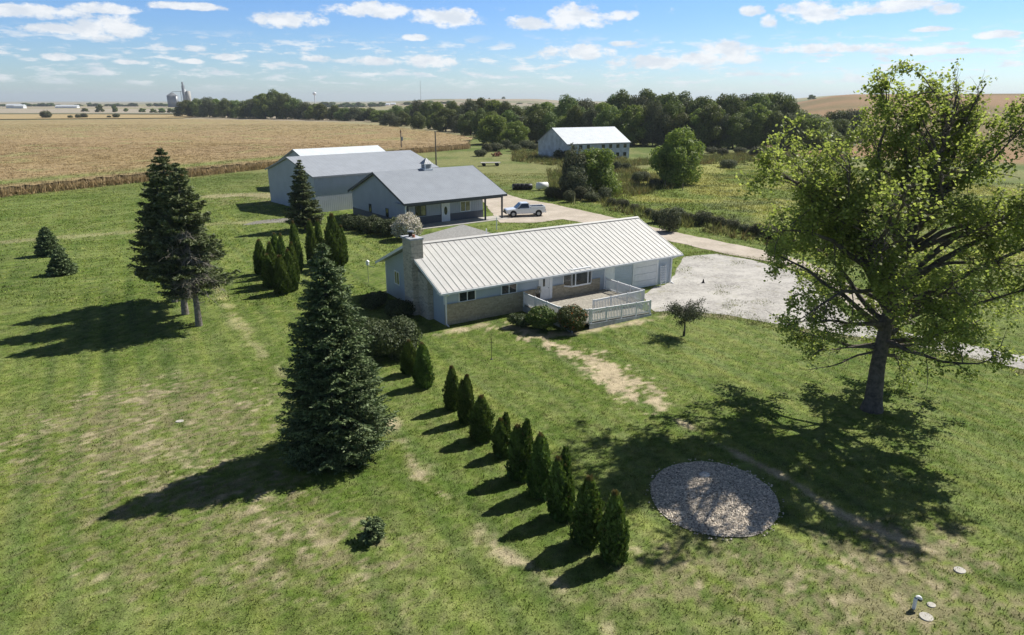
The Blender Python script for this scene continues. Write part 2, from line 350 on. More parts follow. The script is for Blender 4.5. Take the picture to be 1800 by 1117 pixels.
def ground_col(x, y):
    dirt, patch, bare, nb, n, nf = ground_masks(x, y); r = np.hypot(x, y); sh = np.shape(x)
    def cst(c): return np.broadcast_to(np.array(c, float), sh+(3,))
    def lerp(a, b, t): return a+(b-a)*t[..., None]
    col = lerp(cst((.088, .135, .024)), cst((.168, .208, .060)), sst(nb*.28+n*.22+nf*.25+fbm(x, y, 6.5, 2)*.25, .36, .64))
    col = lerp(col, cst((.22, .215, .10)), .35*sst(fbm(x, y, 4.2, 3), .5, .72))
    # mower passes
    m0, m1 = TRACK[0], TRACK[4]; md = (m1-m0)/np.hypot(*(m1-m0)); pp = x*md[1]-y*md[0]; al = x*md[0]+y*md[1]
    st = np.sin(pp*2*PI/1.5+fbm(x, y, .08, 3)*5)*.6+(vnoise(pp*2.6, al*.07)-.5)*2; k_ = (sst(fbm(x+60, y, .07, 2), .3, .6)*.9+.2)
    col = col*(1+.15*st*k_)[..., None]*np.stack([1+.05*st, 1+0*st, 1-.06*st], -1)
    col = lerp(col, cst((.215, .19, .11)), patch*.8)
    col = lerp(col, cst((.40, .335, .225)), bare*.75)
    # meadow beyond the lane
    me = inpoly(x, y, MEADOW).astype(float)
    mc = lerp(cst((.14, .185, .045)), cst((.29, .29, .095)), sst(fbm(x, y, .11, 5), .42, .66)); mc = lerp(mc, cst((.27, .26, .085)), .6*sst(fbm(x+50, y, .22, 4), .56, .68)); mc = lerp(mc, cst((.10, .12, .05)), .7*sst(fbm(x, y+80, .3, 4), .56, .7))
    col = lerp(col, mc, me*.9)
    col = lerp(col, cst((.44, .365, .25)), dirt)
    # rough grass further back
    bk = sst(y, 100, 150)*(1-me); col = lerp(col, lerp(cst((.10, .135, .04)), cst((.20, .20, .085)), sst(fbm(x, y, .09, 5), .38, .6)), bk*.8)
    padd, _ = seg_dist(x, y, PADEDGE); col = lerp(col, cst((.36, .32, .22)), .8*sst(.25-padd+(n-.5)*2.2, -.2, .5))
    # distant farmland
    tt = x/np.maximum(y, 1); far = np.where(tt > .36, sst(r, 205, 225), sst(r, 300, 360))
    fc = lerp(cst((.30, .255, .185)), cst((.26, .24, .13)), sst(fbm(x, y, .0022, 3), .45, .55)); fc = lerp(fc, cst((.16, .18, .09)), .8*sst(fbm(x+900, y, .003, 2), .58, .62))
    red = lerp(cst((.27, .175, .095)), cst((.19, .145, .07)), sst(fbm(x, y, .01, 4), .4, .6))
    fc = lerp(fc, red, sst(tt, .3, .42)*(1-sst(r, 1050, 1300)))
    col = lerp(col, fc, far)
    return col
def axisgrid(breaks):
    out = [breaks[0][0]]
    for (a, b, st) in breaks:
        n = max(1, int(round((b-a)/st))); out += list(a+(b-a)*(i+1)/n for i in range(n))
    return np.array(out)
gx = axisgrid([(-9000, -3000, 500), (-3000, -800, 90), (-800, -200, 25), (-200, -70, 3), (-70, -34, .8), (-34, 34, .21), (34, 70, .8), (70, 200, 3), (200, 800, 25), (800, 3000, 90), (3000, 9000, 500)])
gy = axisgrid([(-300, -20, 40), (-20, 12, 2), (12, 42, .2), (42, 75, .45), (75, 130, 1.2), (130, 260, 4), (260, 900, 20), (900, 3000, 60), (3000, 12000, 600)])
XX, YY = np.meshgrid(gx, gy)
ZZ = tz(XX, YY) + (fbm(XX, YY, .12, 2)-.5)*.25*(np.hypot(XX, YY) < 60)*0
cols = ground_col(XX, YY)
nx, ny = len(gx), len(gy)
ii, jj = np.meshgrid(np.arange(ny-1), np.arange(nx-1), indexing='ij'); a_ = (ii*nx+jj).ravel()
Fg = np.stack([a_, a_+1, a_+nx+1, a_+nx], -1)
lawn_mat = groundmat('lawn_ground', 17, .5, 1.0, .07)
tag(link('ground', npmesh('ground', np.stack([XX.ravel(), YY.ravel(), ZZ.ravel()], -1), Fg, col=cols.reshape(-1, 3), smooth=True), lawn_mat), kind='structure')

def sheet(name, px, z, m, rough_=.5, world=False, step=1.0, kind='structure'):
    P = np.array(px, float) if world else W_(px)
    pts = []
    for i in range(len(P)):
        a, b = P[i], P[(i+1) % len(P)]; L = np.hypot(*(b-a)); n = max(1, int(L/step))
        nrm = np.array([b[1]-a[1], a[0]-b[0]])/max(L, 1e-6)
        for k in range(n):
            q = a+(b-a)*k/n; pts.append(q+nrm*(fbm(q[0], q[1], .8, 4)-.5)*2*rough_)
    bm = bmesh.new(); vs = [bm.verts.new((p[0], p[1], z)) for p in pts]; bm.faces.new(vs); bmesh.ops.triangulate(bm, faces=bm.faces[:])
    bmesh.ops.recalc_face_normals(bm, faces=bm.faces[:])
    me = bpy.data.meshes.new(name); bm.to_mesh(me); bm.free()
    if me.polygons[0].normal.z < 0: me.flip_normals()
    return tag(link(name, me, m), kind=kind)
sheet('gravel_pad', [(1128, 520), (1150, 505), (1178, 497), (1190, 470), (1203, 452), (1260, 447), (1330, 459), (1400, 480), (1432, 500), (1452, 530), (1500, 560), (1545, 574), (1600, 586), (1700, 606), (1850, 636), (1850, 662), (1794, 648), (1700, 628), (1611, 608), (1475, 588), (1370, 572), (1280, 555), (1200, 548), (1150, 549)], .02, M['gravel'], .35)
sheet('gravel_road', [(820, 340), (880, 338), (915, 350), (960, 357), (1040, 374), (1193, 410), (1280, 428), (1370, 446), (1440, 470), (1500, 505), (1560, 545), (1620, 572), (1560, 566), (1500, 545), (1440, 492), (1370, 464), (1280, 448), (1193, 428), (1100, 408), (1030, 393), (990, 386), (940, 392), (880, 392), (862, 372), (850, 355)], .03, M['lane'], .3)
sheet('path', [(425, 397), (450, 389), (500, 384), (570, 385), (560, 389), (480, 392)], .02, gravelmat('grey_path', (.22, .21, .19), (.16, .155, .14), (.26, .245, .21)), .4)

# ------------------------------------------------------------------ grass blades (uncountable)
def tufts(n, xr, yr, dens_fn, hmin, hmax, wid, colfn):
    x = rng.uniform(*xr, n); y = rng.uniform(*yr, n)
    keep = rng.random(n) < dens_fn(x, y); x, y = x[keep], y[keep]; n = len(x)
    ang = rng.uniform(0, 2*PI, n); lean = rng.normal(0, .45, (n, 2)); h = rng.uniform(hmin, hmax, n)*(.6+.8*fbm(x, y, 1.3, 3))
    b = np.stack([x, y, np.full(n, .0)], -1); s = np.stack([np.cos(ang), np.sin(ang), 0*ang], -1)*(wid*rng.uniform(.6, 1.4, n))[:, None]
    t = b+np.stack([lean[:, 0]*h, lean[:, 1]*h, h], -1)
    V = np.stack([b-s, b+s, t], 1).reshape(-1, 3); F = np.arange(3*n).reshape(-1, 3)
    col = colfn(x, y)*(rng.uniform(.7, 1.4, n)*(.62+.76*sst(fbm(x, y, 2.6, 3), .3, .7)))[:, None]*np.array([1.05, 1.0, .8])
    return npmesh('grass', V, F, col=np.repeat(col, 3, 0))
gc = G(1262, 880)
HO = np.array([-4.66, 45.34]); ha = R(33.0); HX = np.array([math.cos(ha), math.sin(ha)]); HY = np.array([-math.sin(ha), math.cos(ha)])
PADP = W_([(1128, 520), (1203, 452), (1260, 447), (1330, 459), (1400, 480), (1432, 500), (1452, 530), (1500, 560), (1600, 586), (1850, 636), (1850, 661), (1611, 607), (1475, 587), (1280, 554), (1150, 548)])
def lawn_dens(x, y):
    dirt, patch, bare, *_ = ground_masks(x, y)
    d = (.45+.55*sst(fbm(x, y, 4.0, 3), .35, .6))*(1-dirt)*(1-.55*patch)*(1-.8*bare)*np.clip(26/np.maximum(y, 1), 0, 1)**1.2
    d = np.where(np.abs(x) > y*.78+3, 0, d)
    d = np.where(np.hypot(x-8.0, y-23.7) < 2.45, 0, d)
    lx = (x-HO[0])*HX[0]+(y-HO[1])*HX[1]; ly = (x-HO[0])*HY[0]+(y-HO[1])*HY[1]
    d = np.where((lx > -.3) & (lx < 22.2) & (ly > -7) & (ly < 20), np.where((lx < 6.3) & (ly < -.2), d, 0), d)
    return np.where(inpoly(x, y, PADP), 0, d)
gm = bpy.data.materials.new('grass_blades'); gm.use_nodes = True
t = NT(gm.node_tree); c = t.n('ShaderNodeAttribute', _attribute_name='col').outputs['Color']
b = t.n('ShaderNodeBsdfPrincipled', Base__Color=c, Roughness=.7); b.inputs['Specular IOR Level'].default_value = .15
tr = t.n('ShaderNodeBsdfTranslucent', Color=c); t.n('ShaderNodeOutputMaterial', Surface=t.n('ShaderNodeMixShader', i0=.3, i1=b.outputs[0], i2=tr.outputs[0]).outputs[0])
tag(link('grass', tufts(620000, (-46, 46), (13, 56), lawn_dens, .04, .11, .015, lambda x, y: ground_col(x, y)*1.08), gm), kind='stuff')
def lawn_far(x, y):
    dirt, patch, bare, *_ = ground_masks(x, y); lx = (x-HO[0])*HX[0]+(y-HO[1])*HX[1]; ly = (x-HO[0])*HY[0]+(y-HO[1])*HY[1]
    sx = (x+12.75)*math.cos(R(37))+(y-82.2)*math.sin(R(37)); sy = -(x+12.75)*math.sin(R(37))+(y-82.2)*math.cos(R(37))
    d = (1-dirt)*(1-.4*patch)*(.25+.75*sst(fbm(x, y, .7, 4), .35, .6)); d = np.where((np.abs(x) > y*.78+3) | inpoly(x, y, PADP) | inpoly(x, y, LANEP) | inpoly(x, y, CP_), 0, d)
    d = np.where((lx > -.3) & (lx < 22.2) & (ly > -7) & (ly < 19), 0, d); return np.where((sx > -.5) & (sx < 16) & (sy > -3) & (sy < 30), 0, d)
LANEP = W_([(820, 340), (880, 338), (915, 350), (960, 357), (1040, 374), (1193, 410), (1280, 428), (1370, 446), (1440, 470), (1500, 505), (1560, 545), (1620, 572), (1560, 566), (1500, 545), (1440, 492), (1370, 464), (1280, 448), (1193, 428), (1100, 408), (1030, 393), (990, 386), (940, 392), (880, 392), (862, 372), (850, 355)])
CP_ = W_([(-420, 398), (10, 347), (475, 297), (735, 270), (826, 262), (832, 240), (0, 205), (-700, 205)])
tag(link('grass', tufts(420000, (-100, 90), (50, 150), lawn_far, .08, .16, .045, lambda x, y: ground_col(x, y)*1.4), gm), kind='stuff')
def mead_dens(x, y): return inpoly(x, y, MEADOW)*(.25+.75*sst(fbm(x, y, .3, 4), .4, .6))
def mead_col(x, y): return ground_col(x, y)*1.05
tag(link('meadow_grass', tufts(160000, (5, 130), (60, 185), mead_dens, .10, .30, .07, mead_col), gm), kind='stuff')

WEED = [W_([(960, 345), (1060, 350), (1110, 362), (1185, 385), (1380, 424), (1450, 440), (1450, 452), (1370, 436), (1180, 398), (1090, 374), (980, 356)]), W_([(960, 300), (1080, 285), (1180, 320), (1180, 340), (1060, 350), (970, 345)]), W_([(835, 262), (960, 262), (1120, 282), (1400, 266), (1400, 285), (1200, 290), (1000, 295), (850, 278)])]
def weed_dens(x, y): return np.any([inpoly(x, y, P_) for P_ in WEED], 0)*sst(fbm(x, y, .35, 4), .42, .56)
def weed_col(x, y):
    f = fbm(x+9, y, .5, 4)[..., None]; f2 = sst(fbm(x, y+44, .8, 3), .6, .7)[..., None]
    c = np.array((.09, .13, .035))*(1-f)+np.array((.24, .23, .11))*f; return c*(1-f2*.5)+np.array((.22, .12, .07))*f2*.5
PADW = W_([(1203, 448), (1260, 444), (1330, 456), (1400, 476), (1436, 500), (1456, 530)])
def pad_weeds(x, y):
    d, _ = seg_dist(x, y, PADEDGE); d3, _ = seg_dist(x, y, PADW); e = np.maximum(sst(.7-d+(fbm(x, y, .9, 4)-.5)*2.5, 0, .6), .7*sst(.8-d3+(fbm(x, y, .9, 4)-.5)*3.0, 0, .6)); i = .35*inpoly(x, y, PADP)*sst(fbm(x+3, y, .45, 5), .58, .66)
    return np.maximum(e, i)
tag(link('weeds', tufts(260000, (9, 45), (33, 76), pad_weeds, .05, .13, .022, lambda x, y: np.broadcast_to(np.array((.15, .19, .06)), np.shape(x)+(3,))*1.0), gm), kind='stuff')
tag(link('tall_weeds', tufts(330000, (0, 110), (55, 260), weed_dens, .5, 1.3, .07, weed_col), gm), kind='stuff')
# ------------------------------------------------------------------ corn field
CE = [G(-420, 398), G(10, 347), G(475, 297), G(620, 281), G(735, 270), G(826, 262)]
CB = [G(832, 240, 1.8), G(760, 229, 1.8), G(690, 221, 1.8), G(600, 214, 1.8), G(500, 211, 1.8), G(320, 208, 1.8), G(0, 211, 1.8), G(-700, 216, 1.8)]
CP = np.array(CE+CB)
EDGE = np.array(CE)
def corn_col(x, y):
    sh = np.shape(x); d, _ = seg_dist(x, y, EDGE)
    f = sst(fbm(x, y, .03, 4), .35, .65)[..., None]; c = np.array((.275, .205, .115))*(1-f)+np.array((.265, .20, .105))*f
    g = sst(fbm(x+7, y, .09, 4), .62, .72)[..., None]*.6; c = c*(1-g)+np.array((.25, .25, .11))*g
    green = np.exp(-((d-9)/4.0)**2)*sst(fbm(x, y, .05, 2), .2, .4)*(x < -52); green = (green*.75)[..., None]; c = c*(1-green)+np.array((.15, .20, .055))*green
    k = sst(np.hypot(x, y), 280, 420)[..., None]; c = c*(1-k*.3)+np.array((.27, .24, .125))*k*.3
    return c
def corn(n, xr, yr, dens):
    x = rng.uniform(*xr, n); y = rng.uniform(*yr, n); k = inpoly(x, y, CP); x, y = x[k], y[k]
    d, _ = seg_dist(x, y, EDGE); k = rng.random(len(x)) < dens(x, y, d); x, y, d = x[k], y[k], d[k]; n = len(x)
    low = np.where(d < 4, 0.0, 1.2); top = np.where(d < 4, rng.uniform(1.2, 2.2, n)*(.8+.4*fbm(x, y, .8, 3)), rng.uniform(1.45, 1.75, n)); col = corn_col(x, y)*rng.uniform(.8, 1.3, n)[:, None]*np.where(d < 4, 1.45, 1.35)[:, None]
    parts = []; cs = []
    for q in range(3):
        ang = rng.uniform(0, 2*PI, n); h0 = low+(top-low)*q*.22; s = np.stack([np.cos(ang), np.sin(ang), 0*ang], -1)*rng.uniform(.05, .13, n)[:, None]
        b = np.stack([x, y, h0], -1); t_ = b+np.stack([rng.normal(0, .34, n), rng.normal(0, .34, n), (top-h0)*rng.uniform(.5, 1, n)], -1)
        parts.append(np.stack([b-s, b+s, t_], 1).reshape(-1, 3)); cs.append(np.repeat(col*rng.uniform(.8, 1.2, n)[:, None], 3, 0))
    V = np.concatenate(parts); return V, np.arange(len(V)).reshape(-1, 3), np.concatenate(cs)
V1, F1, c1 = corn(260000, (-190, 0), (60, 235), lambda x, y, d: np.where(d < 5, 1.0, .4))
V2, F2, c2 = corn(260000, (-330, 0), (90, 420), lambda x, y, d: np.where((d > 10), .45, 0))
V3 = np.concatenate([V1, V2]); F3 = np.concatenate([F1, F2+len(V1)]); c3 = np.concatenate([c1, c2])
corn_o = link('cornfield', npmesh('corn_stalks', V3, F3, col=c3), gm)
tag(corn_o, kind='stuff')
# leaf canopy of the field: a lumpy sheet at stalk height
cx_ = axisgrid([(-900, -300, 12), (-300, 0, 1.5)]); cy_ = axisgrid([(60, 330, 1.5), (330, 760, 8)])
CX, CY = np.meshgrid(cx_, cy_); ce, _ = seg_dist(CX, CY, EDGE)
CZ = 1.4+(rng.random(CX.shape)-.5)*.32; ccol = corn_col(CX, CY)*rng.uniform(.9, 1.15, CX.shape)[..., None]*1.05
n1_, n2_ = CX.shape; ii, jj = np.meshgrid(np.arange(n1_-1), np.arange(n2_-1), indexing='ij'); a_ = (ii*n2_+jj).ravel()
Fc = np.stack([a_, a_+1, a_+n2_+1, a_+n2_], -1); ok = inpoly(CX, CY, CP) & (ce > 1.2); okf = ok.ravel()[Fc].all(1)
can = link('crop_canopy', npmesh('crop_canopy', np.stack([CX.ravel(), CY.ravel(), CZ.ravel()], -1), Fc[okf], col=ccol.reshape(-1, 3), smooth=True), groundmat('corn_canopy', 2.2, .35, .5, .3), corn_o)
tag(can, kind='stuff')
# farmland strips behind
def strip(name, px, z, c1_, c2_, sc=.05):
    return sheet(name, px, z, mat(name+'_soil', c1_, .95, .1, sc, 0, dark=c2_), 3, step=40)
strip('ochre_field', [(-900, 202.5), (-300, 202.5), (100, 202), (325, 203), (345, 206), (320, 208.5), (0, 211), (-900, 215)], .6, (.36, .27, .13), (.30, .235, .12))
strip('grass_verge', [(-900, 200.6), (330, 200.6), (330, 201.9), (-900, 201.9)], .9, (.12, .13, .07), (.09, .10, .05))
strip('beige_field', [(-900, 191.5), (300, 192), (330, 200), (-900, 200)], .4, (.33, .28, .22), (.28, .25, .18))

# ------------------------------------------------------------------ plant prototypes
def foliage_obj(name, V, F, m, parent, seed=0, v=None):
    r = np.random.default_rng(seed); n = len(F)
    return link(name, npmesh(name, V, F, attr=(r.random(n) if v is None else v)), m, parent)
def rand_leaf_dirs(n, r, up=0.0):
    d = r.normal(0, 1, (n, 3)); d[:, 2] += up; return unit(d)
def lobed_crown(r, lobes, nleaf, ls, depth=.55, squash=.9):
    """leaves through the outer volume of several overlapping lobes"""
    tot = sum(l[3]**2 for l in lobes); C_, D_, S_ = [], [], []
    for (x, y, z, rad) in lobes:
        n = int(nleaf*rad*rad/tot); d = unit(r.normal(0, 1, (n, 3)))
        q = rad*(1-depth*r.random(n)**2.2)*(1+.13*np.sin(d[:, 0]*5+x*3)*np.cos(d[:, 2]*6+y*2))
        c = np.array([x, y, z])+d*q[:, None]*np.array([1, 1, squash]); c += r.normal(0, rad*.05, (n, 3))
        nr = unit(d+r.normal(0, .55, (n, 3))); tg = unit(np.cross(nr, r.normal(0, 1, (n, 3)))); sd = np.cross(nr, tg)
        k = ls*r.uniform(.6, 1.3, n)[:, None]; C_.append(c); D_.append(tg*k); S_.append(sd*k*.62)
    return leaves(np.concatenate(C_), np.concatenate(D_), np.concatenate(S_))
def broadleaf(name, seed, h, rad, nleaf, ls, lm, trunk=True, nl=11, low=.22, squash=.9, tm='bark', spread=.62):
    r = np.random.default_rng(seed); root = empty(name); lobes = []
    for i in range(nl):
        a = i*2.4+r.uniform(-.4, .4); f = (i+.5)/nl; zc = h*(low+.12+(.80-low)*f*.95); rr = rad*spread*math.sqrt(max(.10, 1-(2*(f-.38))**2*.75))*r.uniform(.55, 1.3)
        lobes.append((math.cos(a)*rr, math.sin(a)*rr, zc, rad*r.uniform(.26, .50)*(1-.22*f)))
    lobes.append((0, 0, h*.5, rad*.58))
    lobes.append((r.uniform(-.2, .2)*rad, r.uniform(-.2, .2)*rad, h-rad*.38, rad*.36))
    V, F = lobed_crown(r, lobes, nleaf, ls, squash=squash)
    V[:, 2] = np.maximum(V[:, 2], .05)
    foliage_obj('crown', V, F, lm, root, seed)
    parts = [tube([(0, 0, -.1), (.05*rad, 0, h*.2), (0, .05*rad, h*.45), (0, 0, h*.8)], [h*.028, h*.02, h*.014, h*.004])]
    for (x, y, z, q) in lobes[:7]:
        zz = max(.1*h, z*.45); parts.append(tube([(0, 0, zz), (x*.5, y*.5, (z+zz)/2+.03*h), (x*1.05, y*1.05, z+.02*h)], [h*.011, h*.007, h*.002], 5))
    Vt, Ft = merge(parts); link('trunk', npmesh('trunk', Vt, Ft, smooth=True), M[tm], root)
    return root
def dup(root, loc, rz=0.0, sc=(1, 1, 1), label=None, cat=None, group=None):
    r = root.copy(); C.objects.link(r); r.location = loc; r.rotation_euler = (0, 0, rz); r.scale = sc
    tag(r, label, cat, group)
    for ch in list(root.children):
        c = ch.copy(); C.objects.link(c); c.parent = r
        for g in ch.children:
            d = g.copy(); C.objects.link(d); d.parent = c
    return r
def place(protos, used, k, loc, rz, sc, label, cat, group=None):
    o = protos[k]
    if k not in used:
        used.add(k); o.location = loc; o.rotation_euler = (0, 0, rz); o.scale = sc; tag(o, label, cat, group); return o
    c = dup(o, loc, rz, sc, label, cat, group)
    if not group and 'group' in c: del c['group']
    return c

def conifer(name, seed, h, rad, m, low=.0, levels=46, droop=.25, dens=1.0, size=1.0, bare=None, tm='bark', top_pow=.8, blade=.12):
    r = np.random.default_rng(seed); root = empty(name); c_, d_, s_ = [], [], []; br = []
    for i in range(levels):
        f = i/(levels-1); z = low*h+(h*.985-low*h)*f+r.normal(0, .03); tier = 1+.10*math.sin(i*2.1); L = rad*tier*((1-f)**top_pow)*min(1, .74+f*2.6)+.05
        nb = int((15 if f < .8 else 10)*dens*(.5+.6*(1-f)))+3
        for b in range(nb):
            az_ = r.uniform(0, 2*PI); Lb = L*r.uniform(.62, 1.15)
            if bare and bare(az_, f, r): 
                e = np.array([math.cos(az_)*Lb, math.sin(az_)*Lb, -.12*Lb]); br.append(('dead', az_, z, Lb)); continue
            out = np.array([math.cos(az_), math.sin(az_), 0]); sid = np.array([-math.sin(az_), math.cos(az_), 0])
            n = max(4, int(Lb/(.095*size)))
            tt = np.linspace(.18, 1, n); P = out*(tt*Lb)[:, None]; P[:, 2] = z-droop*Lb*np.sin(tt*2.2)*.8+.10*Lb*tt**3
            if r.random() < .5: br.append(('b', az_, z, Lb*.9))
            for sgn in (-1, 1):
                tl = (.46*Lb*(1-tt*.75)+.12*size)*r.uniform(.6, 1.1, n)
                for q in range(4):
                    u = (q+.5)/4*1.0; base = P+(sid*sgn*.75+out*.62)[None]*(tl*u)[:, None]; base[:, 2] -= tl*u*.18
                    nn = len(base); dirv = unit(sid*sgn*.7+out*.7+r.normal(0, .42, (nn, 3))); k = blade*size*r.uniform(.7, 1.3, nn)[:, None]
                    c_.append(base+r.normal(0, .03*size, (nn, 3))); d_.append(dirv*k); sd = unit(np.cross(dirv, r.normal(0, 1, (nn, 3))+np.array([0, 0, 1.2]))); s_.append(sd*k*.36)
            nn = len(P); dirv = unit(out+r.normal(0, .35, (nn, 3))); k = blade*size*1.1; c_.append(P+np.array([0, 0, .03])); d_.append(dirv*k); s_.append(unit(np.cross(dirv, np.array([[0, 0, 1.]])+r.normal(0, .5, (nn, 3))))*k*.4)
    V, F = leaves(np.concatenate(c_), np.concatenate(d_), np.concatenate(s_)); V[:, 2] = np.maximum(V[:, 2], .03)
    foliage_obj('crown', V, F, m, root, seed)
    parts = [tube([(0, 0, -.1), (.03, 0, h*.1), (0, .04, h*.4), (0, 0, h*.8), (0, 0, h)], [h*.020+.03, h*.016+.02, h*.012, h*.006, .01])]
    dead = []
    for (k, a, z, L) in br:
        o = np.array([math.cos(a), math.sin(a)])
        if k == 'b': parts.append(tube([(0, 0, z), (*(o*L*.5), z-droop*L*.55), (*(o*L), z-droop*L*.45)], [.025*size, .016*size, .005], 4))
        else:
            p1 = np.array([0, 0, z]); p2 = np.array([*(o*L), z-.15*L+r.normal(0, .15)]); dead.append(tube([p1, (p1+p2)/2+np.array([0, 0, .1]), p2], [.035, .024, .006], 3))
            for _ in range(12):
                u = r.uniform(.35, 1); q = p1+(p2-p1)*u; dead.append(tube([q, q+r.normal(0, .2, 3), q+r.normal(0, .34, 3)+np.array([*(o*.2), -.05])], [.016, .010, .004], 3))
    Vt, Ft = merge(parts); link('trunk', npmesh('trunk', Vt, Ft, smooth=True), M[tm], root)
    if dead:
        Vd, Fd = merge(dead); o = link('dead_branches', npmesh('dead_branches', Vd, Fd), M['dead'], root)
    return root
def arborvitae(name, seed, h, rad, tips, n=9000):
    r = np.random.default_rng(seed); root = empty(name); c_, d_, s_ = [], [], []; cores = []
    for (tx, ty, th, tr_) in tips:
        k = int(n*tr_*th/sum(q[2]*q[3] for q in tips)); f = r.random(k)**1.15; a = r.uniform(0, 2*PI, k)
        prof = np.interp(f, [0, .08, .3, .55, .8, .93, 1], [.72, .95, 1, .84, .52, .26, .06])*tr_*(1+.15*np.sin(a*4+f*11+tx*19+seed)+.11*np.sin(a*9-f*27+seed*2)+.08*np.sin(a*17+f*61))
        q = prof*(1-.28*r.random(k)**1.5); z = f*th
        c = np.stack([np.cos(a)*q+tx*f, np.sin(a)*q+ty*f, z+.05], -1); out = np.stack([np.cos(a), np.sin(a), np.zeros(k)], -1)
        d = unit(out*.35+np.array([0, 0, 1.])+r.normal(0, .28, (k, 3))); kk = (r.uniform(.045, .09, k)*(1+.9*(r.random(k) < .08)))[:, None]; sd = unit(np.cross(d, out+r.normal(0, .7, (k, 3))))
        c_.append(c); d_.append(d*kk); s_.append(sd*kk*.42)
        fz = np.array([0, .1, .3, .55, .8, .93]); cores.append(tube(np.stack([tx*fz, ty*fz, fz*th+.02], -1), np.interp(fz, [0, .3, .55, .8, 1], [.5, .72, .6, .34, .03])*tr_, 8))
    V, F = leaves(np.concatenate(c_), np.concatenate(d_), np.concatenate(s_)); Vc, Fc_ = merge(cores); V, F = merge([(V, F), (Vc, Fc_)])
    foliage_obj('foliage', V, F, M['arb'], root, seed)
    Vt, Ft = tube([(0, 0, -.05), (0, 0, .3)], [.05, .045]); link('trunk', npmesh('trunk', Vt, Ft), M['bark'], root)
    return root
def shrub(name, seed, h, rad, n, ls, m, nl=7, squash=.85):
    r = np.random.default_rng(seed); root = empty(name); lobes = [(0, 0, h*.5, h*.5)]
    for i in range(nl):
        a = i*2.4; q = rad*r.uniform(.3, .62); lobes.append((math.cos(a)*q, math.sin(a)*q, h*r.uniform(.35, .68), rad*r.uniform(.36, .5)))
    V, F = lobed_crown(r, lobes, n, ls, .45, squash); V[:, 2] = np.clip(V[:, 2], .03, None); foliage_obj('foliage', V, F, m, root, seed)
    parts = [tube([(0, 0, -.03), (x*.4, y*.4, z*.6), (x, y, z)], [.03, .02, .006], 4) for x, y, z, q in lobes]
    Vt, Ft = merge(parts); link('stem', npmesh('stem', Vt, Ft), M['bark'], root)
    return root

